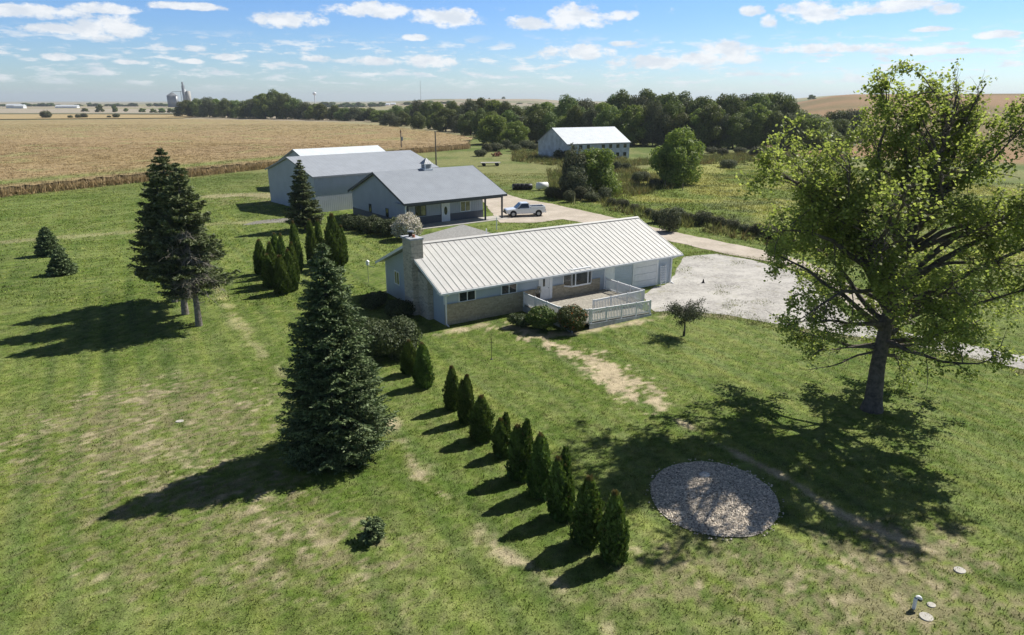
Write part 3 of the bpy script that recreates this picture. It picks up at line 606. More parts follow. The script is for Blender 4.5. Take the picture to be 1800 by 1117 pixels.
# ------------------------------------------------------------------ big maple
def big_tree():
    r = np.random.default_rng(21); root = empty('maple_tree', (18.3, 31.7, 0))
    wood = []; tw = []; lc, ld, lsd = [], [], []
    lead = np.array([(0, 0, -.2), (0, 0, .6), (-.05, .05, 2.4), (.05, .1, 4.6), (.3, .2, 7), (.8, .3, 9.5), (1.2, .2, 12), (1.4, .2, 14.3), (1.5, .2, 15.6)])
    wood.append(tube(lead, [.62, .42, .35, .31, .24, .18, .12, .06, .02], 10))
    def lp(z): return np.array([np.interp(z, lead[:, 2], lead[:, k]) for k in range(3)])
    def path(p0, d, L, curve, n=6):
        pts = [p0]; d = d/np.linalg.norm(d)
        for i in range(n): d = d+r.normal(0, .17, 3)+np.array([0, 0, curve]); d /= np.linalg.norm(d); pts.append(pts[-1]+d*L/n)
        return np.array(pts)
    def leafcloud(p, L, dens=1.0):
        n = int(31*dens); c = p[r.integers(1, len(p), n)]+r.normal(0, .15, (n, 3)); c[:, 2] -= np.abs(r.normal(0, .04, n))
        nr = unit(r.normal(0, .75, (n, 3))+np.array([.25, .15, 1.0])); tg = unit(np.cross(nr, r.normal(0, 1, (n, 3)))); k = r.uniform(.055, .10, n)[:, None]
        lc.append(c); ld.append(tg*k); lsd.append(np.cross(nr, tg)*k*.8)
    limbs = []
    for i in range(26):
        f = i/25; z0 = 2.9+f*10.6; a = i*2.39996+.4; L = np.interp(z0, [2.9, 4.5, 7, 10, 13.5], [4.4, 5.6, 5.6, 4.4, 2.4])*r.uniform(.82, 1.12)
        elv = np.interp(z0, [2.9, 5, 9, 13.5], [.05, .32, .7, 1.1]); limbs.append((z0, a, L, elv, np.interp(z0, [2.9, 6, 12], [-.055, -.01, .03])))
    limbs += [(4.0, R(35), 6.4, .25, -.07), (5.2, R(10), 6.8, .4, -.03), (3.4, R(-25), 4.6, .1, -.12), (6.8, R(150), 6.2, .55, 0), (7.5, R(200), 5.6, .6, -.01), (9.0, R(60), 5.2, .8, 0), (8.0, R(5), 6.0, .6, 0), (10, R(160), 5.0, .85, 0), (10.5, R(20), 4.6, .9, 0)]
    for (z0, az_, L, e_) in [(5.5, 178, 9.0, 50), (6.2, 190, 9.4, 46), (5.0, 165, 8.2, 40), (7.0, 170, 9.0, 58), (6.5, 205, 8.0, 44), (4.2, 184, 7.6, 24), (4.6, 160, 6.6, 20), (5.8, 2, 9.0, 50), (6.6, 12, 9.0, 58), (5.2, -10, 8.6, 38), (7.4, -4, 8.4, 64), (4.4, 20, 7.8, 22), (7.4, 140, 8.4, 66), (8.0, 225, 7.4, 60), (8.0, 60, 7.6, 64), (7.6, -50, 7.4, 58), (8.6, 185, 7.6, 70), (8.8, 30, 7.4, 72), (5.0, -60, 6.4, 30), (5.6, 240, 6.2, 34), (9.0, 100, 6.6, 70), (6.6, 183, 9.0, 40), (7.4, 196, 8.6, 48), (7.6, 160, 8.6, 52), (5.6, 172, 8.6, 34), (3.6, 8, 6.4, 14)]:
        limbs.append((z0, R(az_), L, R(e_), .0 if e_ > 30 else -.02))
    for (z0, a, L, elv, cv) in limbs:
        d = np.array([math.cos(a)*math.cos(elv), math.sin(a)*math.cos(elv), math.sin(elv)]); p = path(lp(z0), d, L, cv, 7); r0 = .045+.016*L
        wood.append(tube(p, np.linspace(r0, .02, len(p)), 6))
        for j in range(int(10*L/6)+3):
            u = r.uniform(.28, 1)**.8; q = min(6.99, u*7); i0 = min(6, int(q)); p0 = p[i0]+(p[i0+1]-p[i0])*(q-i0); sd = unit((p[i0+1]-p[i0])[None])[0]
            d2 = sd*.7+r.normal(0, .62, 3)+np.array([0, 0, .12]); L2 = r.uniform(.9, 2.1)*(1.1-.2*u); p2 = path(p0, d2, L2, -.02, 4); wood.append(tube(p2, np.linspace(.028, .008, len(p2)), 4))
            for k in range(5):
                v = r.uniform(.3, 1)*4; i1 = min(3, int(v)); p1 = p2[i1]+(p2[i1+1]-p2[i1])*(v-i1); d3 = unit((p2[i1+1]-p2[i1])[None])[0]*.6+r.normal(0, .7, 3)
                p3 = path(p1, d3, r.uniform(.35, .75), -.04, 3); tw.append(tube(p3, [.009, .007, .005, .003], 3)); leafcloud(p3, 1, r.choice([.4, .95, 1.25]))
    # dead low limb on the left, twiggy and leafless
    for (z0, a, L) in ((3.6, R(176), 5.2), (3.2, R(190), 4.2)):
        p = path(lp(z0), np.array([math.cos(a), math.sin(a), .05]), L, -.035, 7); tw.append(tube(p, np.linspace(.07, .01, len(p)), 5))
        for j in range(16):
            i0 = r.integers(2, 7); p2 = path(p[i0], unit((p[i0+1]-p[i0])[None])[0]+r.normal(0, .45, 3), r.uniform(.6, 1.6), -.03, 4); tw.append(tube(p2, [.014, .01, .007, .005, .003], 3))
    lc, ld, lsd = np.concatenate(lc), np.concatenate(ld), np.concatenate(lsd)
    # leaves removed along sun rays, shaping dapples and a sunlit patch on the gravel
    wp = lc+np.array([18.3, 31.7, 0]); gp = wp-np.array(SUN_DIR)[None]*(wp[:, 2:3]/SUN_DIR.z); g = fbm(gp[:, 0]+12, gp[:, 1]+3, .55, 4)
    bedc = np.exp(-(((gp[:, 0]-7.9)/1.25)**2+((gp[:, 1]-23.1)/2.3)**2)); keep = r.random(len(lc)) > np.maximum(.8*sst(g, .60, .68), .98*sst(bedc, .3, .55))
    lc, ld, lsd = lc[keep], ld[keep], lsd[keep]
    V, F = leaves(lc, ld, lsd); foliage_obj('crown', V, F, M['maple'], root, 5)
    V, F = merge(wood); link('trunk', npmesh('trunk', V, F, smooth=True), M['bark'], root)
    V, F = merge(tw); link('twigs', npmesh('twigs', V, F), M['bark'], root)
    return root
tag(big_tree(), 'large broadleaf shade tree with open yellow green crown beside the gravel drive', 'tree')

# ------------------------------------------------------------------ evergreens
sp = conifer('spruce_tree', 31, 9.5, 2.3, M['spruce'], .02, 62, .20, 1.15, .85, top_pow=.62, blade=.10)
sp.location = (-7.75, 27.4, 0); tag(sp, 'large dense conical spruce in the foreground lawn, tallest tree left of the arborvitae row', 'tree')
def dead_side(a, f, r): a = (a+PI) % (2*PI)-PI; return f < .5 and -1.9 < a < .8 and r.random() < .72*(1-f)
pines = [((350, 573), 11.2, 2.6, .24, 'tall conifer nearest the camera of the left group, grey bare twigs on its lower right', dead_side, 41),
         ((326, 553), 12.0, 2.6, .25, 'tall conifer in the middle of the left group, with the highest top', None, 42),
         ((308, 531), 10.6, 2.5, .22, 'tall conifer at the back left of the group by the tan field', None, 43)]
for (p, h, rad, low, lab, bare, sd) in pines:
    x, y = G(*p); o = conifer('pine_tree', sd, h, rad, M['spruceb'], low, 36, .24, .42, 1.2, bare, 'barkg', .62, .12); o.location = (x, y, 0); tag(o, lab, 'tree', 'conifers on the left lawn')
x, y = G(537, 405); o = conifer('spruce_tree', 44, 8.4, 2.2, M['spruceb'], .08, 26, .05, .7, 1.3, top_pow=.75, blade=.12); o.location = (x, y, 0); tag(o, 'open branched young spruce standing in front of the big grey shed', 'tree')
for (p, h, rad, lab, sd) in (((88, 449), 2.9, 1.15, 'small round spruce on the left lawn, the farther of two', 45), ((110, 482), 2.3, 1.05, 'small round spruce on the left lawn, the nearer of two', 46)):
    x, y = G(*p); o = conifer('spruce_tree', sd, h, rad, M['spruce'], 0, 22, .1, 1.1, 1.0, top_pow=.6); o.location = (x, y, 0); tag(o, lab, 'tree', 'small spruces on the left lawn')
x, y = G(655, 948); o = conifer('spruce_seedling', 47, .75, .42, M['spruce'], 0, 7, -.5, .3, .5, top_pow=.3, blade=.15); o.location = (x, y, 0); tag(o, 'knee high dark evergreen seedling alone in the foreground grass', 'small shrub')

arbs = [arborvitae('arborvitae', 51, 2.6, .5, [(0, 0, 2.6, .5)]), arborvitae('arborvitae', 52, 2.6, .5, [(-.12, 0, 2.35, .42), (.22, .05, 2.6, .34)]),
        arborvitae('arborvitae', 53, 2.6, .5, [(0, 0, 2.6, .46), (.2, -.1, 2.2, .34), (-.2, .1, 2.1, .3)]), arborvitae('arborvitae', 54, 2.6, .5, [(.05, 0, 2.6, .4), (-.2, 0, 2.3, .36)]),
        arborvitae('arborvitae', 55, 2.6, .5, [(0, 0, 2.6, .40), (.18, .12, 1.9, .36), (-.2, -.1, 1.7, .34), (.05, -.22, 2.1, .3)]), arborvitae('arborvitae', 56, 2.6, .5, [(0, .05, 2.6, .44), (.12, .1, 2.42, .3), (-.05, -.1, 1.3, .44)])]
uarb = set()
row = [(720, 600, 665), (745, 605, 688), (795, 645, 727), (820, 662, 751), (847, 697, 781), (884, 730, 810), (915, 742, 850), (950, 765, 880), (987, 795, 921), (1032, 840, 965), (1079, 868, 996)]
ords = ['farthest, beside the round yew', 'second from the far end', 'third from the far end', 'fourth from the far end', 'fifth from the far end, squat and wide', 'sixth and middle one, with twin tips', 'fifth from the near end, twin tipped', 'fourth from the near end', 'third from the near end, twin topped', 'second from the near end', 'nearest the camera, beside the gravel circle']
wid = [.92, 1.1, .98, .92, 1.15, .95, 1.15, 1.05, 1.1, 1.15, 1.12]
for i, ((px_, ty, by), lab) in enumerate(zip(row, ords)):
    x, y = G(px_, by-6); y += .15; h = ZT(ty, y); k = (0, 5, 4, 3, 2, 1, 1, 5, 1, 2, 4)[i]
    place(arbs, uarb, k, (x, y, 0), i*1.3 if k in (0, 2) else (0.3*(i % 3)), (wid[i]*1.02, wid[i]*1.02, h/2.62), 'arborvitae in the lawn row: '+lab, 'shrub', 'arborvitae row across the lawn').rotation_euler[0] = random.uniform(-.04, .04)
clu = [(461, 423, 485), (474, 448, 508), (481, 427, 502), (490, 411, 490), (502, 413, 507), (498, 451, 520), (517, 428, 503), (523, 391, 482), (551, 387, 470), (564, 388, 466), (590, 379, 474), (603, 398, 466), (512, 440, 515)]
cn = ['leftmost of the clump', 'low one at the left front of the clump', 'behind the low left one', 'pointed, at the rear left', 'tall one at the front left centre', 'nearest the camera', 'short one right of centre', 'tall, before the young spruce', 'left one of the slim pair', 'right one of the slim pair', 'tallest and widest', 'short, tucked against the tallest', 'low, front right of the left half']
for i, ((px_, ty, by), lab) in enumerate(zip(clu, cn)):
    x, y = G(px_, by-3); h = ZT(ty, y); k = (0, 3, 2, 5, 4)[i % 5]; wv = 1.2 if i != 10 else 1.7
    place(arbs, uarb, k, (x, y, 0), i*1.1, (wv, wv, h/2.62), 'arborvitae of the clump, '+lab, 'shrub', 'arborvitae clump left of the house')

# ------------------------------------------------------------------ shrubs near the house
def put(o, px_, label, cat, rz=0, group=None):
    x, y = G(*px_); o.location = (x, y, 0); o.rotation_euler = (0, 0, rz); return tag(o, label, cat, group)
put(shrub('yew_shrub', 61, 2.1, 2.3, 26000, .075, M['shrubl'], 10), (683, 622), 'wide round clipped yew between the spruce and the house', 'shrub')
put(shrub('shrub', 62, 1.0, 1.3, 9000, .06, M['shrubl']), (700, 556), 'low dark shrub at the foot of the stone chimney', 'shrub')
put(shrub('shrub', 63, 1.1, 1.3, 9000, .06, M['shrubl']), (655, 540), 'low dark shrub under the gable window of the house', 'shrub')
put(shrub('shrub', 65, 1.75, 1.15, 12000, .065, M['arb']), (952, 580), 'round green shrub at the left of the deck', 'shrub')
put(shrub('shrub', 66, 2.0, 1.15, 12000, .06, M['redleaf']), (1003, 584), 'dark shrub with orange red tips at the corner of the deck', 'shrub')
put(shrub('shrub', 67, 1.0, .9, 6000, .055, M['shrubl']), (915, 575), 'low grey green shrub at the foot of the stone wainscot by the deck', 'shrub')
put(shrub('flowering_shrub', 64, 3.0, 1.75, 20000, .085, M['flower'], 11, .95), (716, 421), 'round shrub covered in white blossom at the corner of the grey shop', 'shrub')
for i, (p, h, r_, l) in enumerate([((622, 402), 1.6, 2.0, 'dark shrub at the rear end of the shop gable bed'), ((650, 408), 1.9, 2.1, 'dark shrub in the middle of the shop gable bed'), ((682, 414), 2.0, 1.9, 'dark shrub of the shop gable bed beside the blossoming shrub')]):
    put(shrub('shrub', 70+i, h, r_, 9000, .09, M['shrubl']), p, l, 'shrub', 0, 'shrubs along the shop gable')
def small_tree():
    r = np.random.default_rng(80); root = empty('crabapple_tree'); wood = [tube([(0, 0, -.05), (.02, 0, .5), (0, .02, 1.1), (.03, 0, 1.5)], [.075, .06, .05, .045])]; lc, ld, ls_ = [], [], []
    for i in range(26):
        a = i*2.4; e = r.uniform(.05, .9); L = r.uniform(.8, 1.45)*(1.1-.35*e); z0 = r.uniform(1.0, 1.6)
        p = np.array([(0, 0, z0), (math.cos(a)*L*.5, math.sin(a)*L*.5, z0+math.sin(e)*L*.6), (math.cos(a)*L, math.sin(a)*L, z0+math.sin(e)*L)]); wood.append(tube(p, [.025, .015, .005], 4))
        n = 230; u = r.uniform(.25, 1.08, n)[:, None]; c = p[0]+(p[2]-p[0])*u+r.normal(0, .13, (n, 3)); d = unit(r.normal(0, 1, (n, 3))); k = r.uniform(.03, .055, n)[:, None]
        lc.append(c); ld.append(d*k); ls_.append(unit(np.cross(d, r.normal(0, 1, (n, 3))))*k*.7)
    V, F = leaves(np.concatenate(lc), np.concatenate(ld), np.concatenate(ls_)); foliage_obj('crown', V, F, M['olive'], root, 2)
    V, F = merge(wood); link('trunk', npmesh('trunk', V, F, smooth=True), M['bark'], root)
    V, F = tube([(0, 0, 0), (0, 0, .32)], [.085, .08], 8); link('trunk_guard', npmesh('trunk_guard', V, F), M['black'], root)
    return root
put(small_tree(), (1202, 591), 'little dark leaved tree with a black trunk guard on the lawn by the ramp', 'tree')

# ------------------------------------------------------------------ woodland and field trees
bt = [broadleaf('broadleaf_tree', 100+i, 14, 7.4, 17000, (.30, .30, .26, .34, .28)[i], (M['bgleaf'], M['bgleaf'], M['bggrey'], M['bgbright'], M['bgleaf'])[i], nl=17+i % 3, low=(.0, .04, .0, .02, .03)[i], spread=.7) for i in range(5)]
ub = set()
def bg(px_, by, ty, k, label, group, wid=None, cat='tree', depth=0.0, protos=None, used=None, base=14.0):
    x, y = G(px_, by)
    y2 = y+depth; x2 = x*y2/y; z = float(tz(x2, y2)); h = (ZT(ty, y2)-z)
    s = h/base; wv = wid or s
    return place(protos or bt, used if used is not None else ub, k, (x2, y2, z-.2), random.uniform(0, 6), (wv, wv, s), label, cat, group)
prof = [(325, 180), (345, 172), (390, 173), (440, 176), (460, 166), (485, 160), (510, 166), (540, 180), (600, 186), (640, 190), (665, 192)]
pxs = [p[0] for p in prof]; pys = [p[1] for p in prof]
for i, x in enumerate(np.arange(332, 672, 17)):
    ty = np.interp(x, pxs, pys)+random.uniform(-1.5, 3); bg(x+random.uniform(-4, 4), np.interp(x, [330, 670], [206, 214.5]), ty, i % 5, ('dark tree in the row behind the tan field, '+('in its tall left half' if x < 500 else 'in its low right half')), 'trees at the back edge of the tan field', wid=random.uniform(1.15, 1.6) if x < 560 else random.uniform(.8, 1.05), depth=random.uniform(0, 30))
for i, x in enumerate((668, 684)): pass
prof2 = [(690, 184), (720, 178), (760, 180), (800, 180), (850, 176), (900, 180), (940, 180), (965, 178), (1000, 170), (1050, 175), (1075, 166), (1120, 159), (1160, 163), (1200, 166), (1250, 167), (1300, 164), (1350, 159), (1372, 168), (1392, 186), (1420, 196), (1500, 196)]
p2x = [p[0] for p in prof2]; p2y = [p[1] for p in prof2]
base2 = lambda x: np.interp(x, [690, 760, 830, 900, 1000, 1100, 1250, 1400, 1500], [221, 228, 238, 247, 252, 255, 259, 261, 259])
def where(x): return 'left of the old barn' if x < 955 else 'behind the old barn' if x < 1110 else 'right of the old barn' if x < 1320 else 'behind the maple'
for i, x in enumerate(np.arange(698, 1500, 19)):       # back row
    tall = x > 960; bg(x+random.uniform(-5, 5), base2(x)-4, np.interp(x, p2x, p2y)+random.uniform(-4, 9), (i*3+1) % 5, ('tall dark tree in the rear row of the woodland, '+where(x)), 'rear trees of the creek woodland', depth=random.uniform(8, 40), wid=random.uniform(.8, 1.1))
for i, x in enumerate(np.arange(690, 1480, 23)):       # front row
    f = np.interp(x, p2x, p2y); bb = base2(x); bg(x+random.uniform(-6, 6), bb+random.uniform(-1, 2), f+(bb-f)*random.uniform(.16, .42), (i*7+2) % 5, ('lower green tree in the front row of the woodland, '+where(x)), 'front trees of the creek woodland', wid=random.uniform(.55, .9))
bb_ = [broadleaf('broadleaf_tree', 120+i, 9, 4.6, 16000, .20, M['bgbright'], nl=16, low=.0, spread=.62) for i in range(3)]
ubb = set()
for (px_, by, ty, wv, k, lab) in [(1187, 326, 223, 1.15, 0, 'bright green round tree right of the old white barn'), (1046, 342, 256, 1.0, 1, 'bright green tree in front of the old white barn'),
                                  (865, 254, 200, 1.5, 2, 'dark round tree at the right end of the tan field'), (1430, 262, 205, 1.5, 1, 'pale green tree at the right end of the woodland'), (905, 256, 212, 1.1, 0, 'smaller tree beside the end of the tan field')]:
    bg(px_, by, ty, k, lab, None, wid=wv, protos=bb_, used=ubb, base=9.0)
for x, l in ((664, 'left'), (676, 'right')): bg(x, 215, 193, x % 3, 'low round bush at the gap in the far trees, the %s one' % l, None, wid=1.5 if l == 'left' else 1.1, protos=bb_, used=ubb, base=9.0)
br_ = [shrub('brush_shrub', 130+i, 1.9, 1.25, 6000, .075, M['weedl'], 12, 1.15) for i in range(3)]
ubr = set()
def brush(px_, by, w_, h_, lab, grp, k):
    x, y = G(px_, by); place(br_, ubr, k, (x, y, 0), random.uniform(0, 6), (w_, w_, h_), lab, 'shrub', grp)
brush(1008, 345, 2.0, 4.0, 'tall grey green brush at the foot of the bright tree by the barn', None, 0)
o = broadleaf('willow_shrub', 140, 5.2, 3.2, 14000, .15, M['weedl'], nl=10, low=.02); put(o, (1012, 348), 'greyish tall bush left of the bright tree by the barn', 'shrub')
hed = [(1075, 362), (1095, 366), (1115, 372), (1140, 380), (1160, 392), (1176, 408), (1190, 388), (1210, 390), (1235, 396), (1262, 400), (1285, 405), (1308, 410), (1330, 414), (1352, 420), (1375, 424), (1398, 430), (1420, 438), (1450, 446)]
for i, (x, y) in enumerate(hed):
    sc_ = random.uniform(.6, 1.15); brush(x, y, sc_*(1.4 if i == 5 else 1), sc_*(1.7 if i == 5 else .8), 'rough shrub in the brushy strip between the gravel lane and the meadow' if i != 5 else 'dark bushy shrub at the right end of the house roof by the lane', 'brush along the gravel lane' if i != 5 else None, i % 3)
for i, (x, y) in enumerate([(985, 350), (1000, 356), (1020, 352), (1040, 354), (1062, 352), (1150, 330), (1165, 328), (1120, 322), (1100, 300), (1085, 300), (970, 348), (1130, 318)]):
    brush(x, y, random.uniform(.8, 1.3), random.uniform(.6, 1.1), 'scrubby weed bush in the rough ground near the old barn', 'scrub near the old barn', i % 3)
for i, (x, y) in enumerate([(855, 268), (872, 266), (890, 262), (905, 266), (925, 262), (940, 265), (845, 275), (985, 282), (1000, 284), (1250, 270), (1270, 274), (1300, 272), (1330, 276), (1360, 280), (1280, 295)]):
    brush(x, y, random.uniform(1.5, 2.3), random.uniform(.9, 1.5), 'scrub bush along the foot of the creek woodland', 'scrub below the woodland', i % 3)
for i, (x, y, s_) in enumerate([(82, 208.5, 3.4), (124, 208.5, 1.4), (138, 208.5, 1.7), (148, 208, 2.2), (192, 208, 1.2), (205, 208, 2.0)]):
    brush(x, y, s_*1.3, s_, 'isolated bush at the back edge of the tan field', 'bushes at the back edge of the tan field', i % 3)
# far treelines (kilometres off)
ft = [broadleaf('distant_tree', 150+i, 12, 6, 1500, .8, M['bgleaf'], nl=8, low=.02) for i in range(2)]
uf = set()
for i in range(74):
    x = random.choice([random.uniform(5, 310)]*3+[random.uniform(560, 1000), random.uniform(560, 740)]); by = 187.5 if x < 330 else 189; top = random.uniform(180, 185.5) if x < 330 else random.uniform(178.5, 184)
    if 105 < x < 130: continue
    if x > 730: top -= 2; 
    bg(x, by, top, i % 2, 'distant tree on the far horizon', 'trees on the far horizon', wid=random.uniform(1.3, 2.4), protos=ft, used=uf, base=12.0)
for i, (x, by, ty) in enumerate([(176, 198, 184), (203, 198, 184), (222, 197, 190), (250, 198, 190), (270, 199, 191), (285, 199, 190), (300, 199, 190), (312, 200, 188), (150, 197, 190)]):
    bg(x, by, ty, i % 2, 'scattered tree standing in the beige far field', 'trees in the beige far field', wid=random.uniform(.5, .9), protos=ft, used=uf, base=12.0)
for i, (x, ty) in enumerate([(1427, 166), (1690, 166), (1770, 165), (845, 171), (885, 170), (860, 172), (1500, 168)]):
    x2, y2 = math.tan(0)*0, 0
    yy = 1050.0 if x > 1000 else 2200.0; u = (x-900)/1200; xx = u*yy/(math.cos(PITCH)+((558.5-172)/1200)*math.sin(PITCH)); z = float(tz(xx, yy)); h = ZT(ty, yy)-z
    place(ft, uf, i % 2, (xx, yy, z-.3), i, (h/12*1.6,)*2+(h/12,), 'lone small tree on the crest of the far hill', 'lone trees on the hill crest', 'x')['category'] = 'tree'
    bpy.context.view_layer.update()

# ------------------------------------------------------------------ mesh builder for hard things
class MB:
    def __init__(s): s.bm = bmesh.new()
    def box(s, x0, x1, y0, y1, z0, z1, mtx=None):
        vs = [s.bm.verts.new(Vector(p)) for p in [(x0, y0, z0), (x1, y0, z0), (x1, y1, z0), (x0, y1, z0), (x0, y0, z1), (x1, y0, z1), (x1, y1, z1), (x0, y1, z1)]]
        if mtx:
            for v in vs: v.co = mtx @ v.co
        for f in [(3, 2, 1, 0), (4, 5, 6, 7), (0, 1, 5, 4), (1, 2, 6, 5), (2, 3, 7, 6), (3, 0, 4, 7)]: s.bm.faces.new([vs[i] for i in f])
        return s
    def prism(s, prof, x0, x1, axis='x'):
        """profile of (a,b) pairs extruded along an axis: x: (y,z), y: (x,z), z: (x,y)"""
        def P(a, b, t): return {'x': (t, a, b), 'y': (a, t, b), 'z': (a, b, t)}[axis]
        A = [s.bm.verts.new(P(a, b, x0)) for a, b in prof]; B = [s.bm.verts.new(P(a, b, x1)) for a, b in prof]; n = len(prof)
        s.bm.faces.new(A); s.bm.faces.new(B[::-1])
        for i in range(n): s.bm.faces.new([A[i], B[i], B[(i+1) % n], A[(i+1) % n]][::-1])
        return s
    def bar(s, p, q, wd, ht=None):
        p, q = Vector(p), Vector(q); d = q-p; L = d.length; qt = d.to_track_quat('X', 'Z'); ht = ht or wd
        return s.box(0, L, -wd/2, wd/2, -ht/2, ht/2, Matrix.Translation(p) @ qt.to_matrix().to_4x4())
    def cyl(s, p, q, r1, r2=None, n=16):
        p, q = Vector(p), Vector(q); d = q-p; r2 = r1 if r2 is None else r2; mt = Matrix.Translation((p+q)/2) @ d.to_track_quat('Z', 'Y').to_matrix().to_4x4()
        bmesh.ops.create_cone(s.bm, cap_ends=True, segments=n, radius1=r1, radius2=r2, depth=d.length, matrix=mt); return s
    def sphere(s, c, r, sc=(1, 1, 1), n=12): bmesh.ops.create_uvsphere(s.bm, u_segments=n*2, v_segments=n, radius=r, matrix=Matrix.Translation(c) @ Matrix.Diagonal((*sc, 1))); return s
    def build(s, name, m, parent=None, bevel=0.0, smooth=False):
        bmesh.ops.recalc_face_normals(s.bm, faces=s.bm.faces[:])
        if bevel: bmesh.ops.bevel(s.bm, geom=s.bm.edges[:], offset=bevel, segments=1, affect='EDGES', clamp_overlap=True)
        me = bpy.data.meshes.new(name); s.bm.to_mesh(me); s.bm.free()
        if smooth: me.polygons.foreach_set('use_smooth', [True]*len(me.polygons))
        return link(name, me, m, parent)
def window(root, x0, x1, z0, z1, y, out=-1, panes=2, m1='glass', m2=None, gable=False, name='window', fr='trim'):
    """framed window on a wall at local y (or local x when gable), facing the out side"""
    def bx(mb, a0, a1, d0, d1, b0, b1):
        d0, d1 = sorted((y+out*d0, y+out*d1)); return mb.box(d0, d1, a0, a1, b0, b1) if gable else mb.box(a0, a1, d0, d1, b0, b1)
    f = MB(); t_ = .08
    bx(f, x0-t_, x1+t_, .0, .05, z0-t_, z0); bx(f, x0-t_, x1+t_, .0, .05, z1, z1+t_); bx(f, x0-t_, x0, .0, .05, z0, z1); bx(f, x1, x1+t_, .0, .05, z0, z1)
    for i in range(1, panes): xx = x0+(x1-x0)*i/panes; bx(f, xx-.03, xx+.03, .0, .045, z0, z1)
    fo = f.build(name, M[fr], root)
    for i in range(panes):
        a0 = x0+(x1-x0)*i/panes+.005; a1 = x0+(x1-x0)*(i+1)/panes-.005; p = MB(); bx(p, a0, a1, .005, .02, z0, z1); p.build('pane', M[m2] if (m2 and i == panes-1) else M[m1], fo)
    return fo

# ------------------------------------------------------------------ ranch house
house = empty('ranch_house', (HO[0], HO[1], 0), ha); tag(house, 'long low blue grey ranch house with pale ribbed metal roof and stone chimney', 'house')
L_, D_, E_, RZ = 21.85, 10.2, 2.72, 4.80
MB().prism([(0, -.1), (D_, -.1), (D_, E_), (D_/2, RZ-.12), (0, E_)], 0, L_).build('wall', M['siding'], house)
MB().box(-.02, 7.895, -.06, -.004, -.05, 1.45).box(9.205, 13.9, -.06, -.004, -.05, 1.45).build('stone_wainscot', M['stone'], house)
MB().box(-.02, 7.75, -.10, -.062, 1.45, 1.52).box(9.2, 13.9, -.10, -.062, 1.45, 1.52).build('wainscot_cap', M['stone'], house)
OH, OG = .62, .62
def roof_slope(mb, x0, x1, ya, za, yb, zb, th=.10):
    mb.prism([(ya, za), (yb, zb), (yb, zb+th), (ya, za+th)], x0, x1)
rb = MB(); sl_ = (RZ-E_)/(D_/2)
roof_slope(rb, -OG, L_+OG, -OH, E_-OH*sl_, D_/2, RZ); rb.build('roof', M['roofw'], house)
rb = MB(); roof_slope(rb, -OG, L_+OG, D_+OH, E_-OH*sl_, D_/2, RZ); rr = rb.build('roof', M['roofw'], house)
ribs = MB(); x = -OG+.03
while x < L_+OG:
    ribs.prism([(-OH-.02, E_-OH*sl_+.10), (D_/2, RZ+.10), (D_/2, RZ+.124), (-OH-.02, E_-OH*sl_+.124)], x, x+.04)
    ribs.prism([(D_+OH+.02, E_-OH*sl_+.10), (D_/2, RZ+.10), (D_/2, RZ+.124), (D_+OH+.02, E_-OH*sl_+.124)], x, x+.04); x += .5
ribs.build('roof_ribs', M['ribw'], house)
MB().prism([(D_/2-.22, RZ+.09), (D_/2, RZ+.19), (D_/2+.22, RZ+.09), (D_/2, RZ+.15)], -OG-.02, L_+OG+.02).build('ridge_cap', M['roofw'], house)
for xx in (-OG-.03, L_+OG+.005):
    fa = MB()
    fa.prism([(-OH, E_-OH*sl_-.10), (D_/2, RZ-.10), (D_/2, RZ+.12), (-OH, E_-OH*sl_+.12)], xx, xx+.025)
    fa.prism([(D_+OH, E_-OH*sl_-.10), (D_/2, RZ-.10), (D_/2, RZ+.12), (D_+OH, E_-OH*sl_+.12)], xx, xx+.025)
    fa.build('fascia', M['trim'], house)
MB().box(-OG, L_+OG, -OH-.12, -OH-.005, E_-OH*sl_-.06, E_-OH*sl_+.07).build('gutter', M['trim'], house)
MB().box(-OG+.02, L_+OG-.02, -OH, -.002, E_-OH*sl_-.07, E_-OH*sl_-.01).build('soffit', M['white'], house)
for xx in (.02, L_-.1):
    d = MB(); d.bar((xx, -OH-.02, E_-.33), (xx, -.12, E_-.62), .08); d.box(xx-.05, xx+.05, -.165, -.105, .1, E_-.58); d.bar((xx, -.13, .13), (xx, -.5, .04), .08); d.build('downspout', M['trim'], house)
MB().box(-.035, .11, -.03, .11, 1.52, E_-.05).build('corner_board', M['trim'], house); MB().box(L_-.08, L_+.03, -.03, .1, 0, E_-.05).build('corner_board', M['trim'], house); MB().box(-.03, .08, D_-.1, D_+.03, 0, E_-.05).build('corner_board', M['trim'], house)
# windows and doors
window(house, 1.16, 2.40, 1.56, 2.40, 0, -1, 2, 'glass', 'glass')
window(house, 4.66, 5.90, 1.56, 2.40, 0, -1, 2, 'glass', 'glass')
window(house, 7.6, 8.4, 1.25, 2.2, 0, -1, 2, 'glass', 'glassy', gable=True)
fd = MB().box(8.06, 8.92, -.03, -.003, .58, 2.5).build('front_door', M['white'], house)
MB().box(8.32, 8.5, -.045, -.032, 1.6, 2.25).build('pane', M['glass'], fd); MB().sphere((8.82, -.07, 1.45), .035, n=6).build('handle', M['galv'], fd)
MB().box(7.9, 8.05, -.05, -.002, .58, 2.62).box(8.93, 9.2, -.05, -.002, .58, 2.62).box(7.9, 9.2, -.055, -.002, 2.51, 2.64).build('door_frame', M['trim'], house)
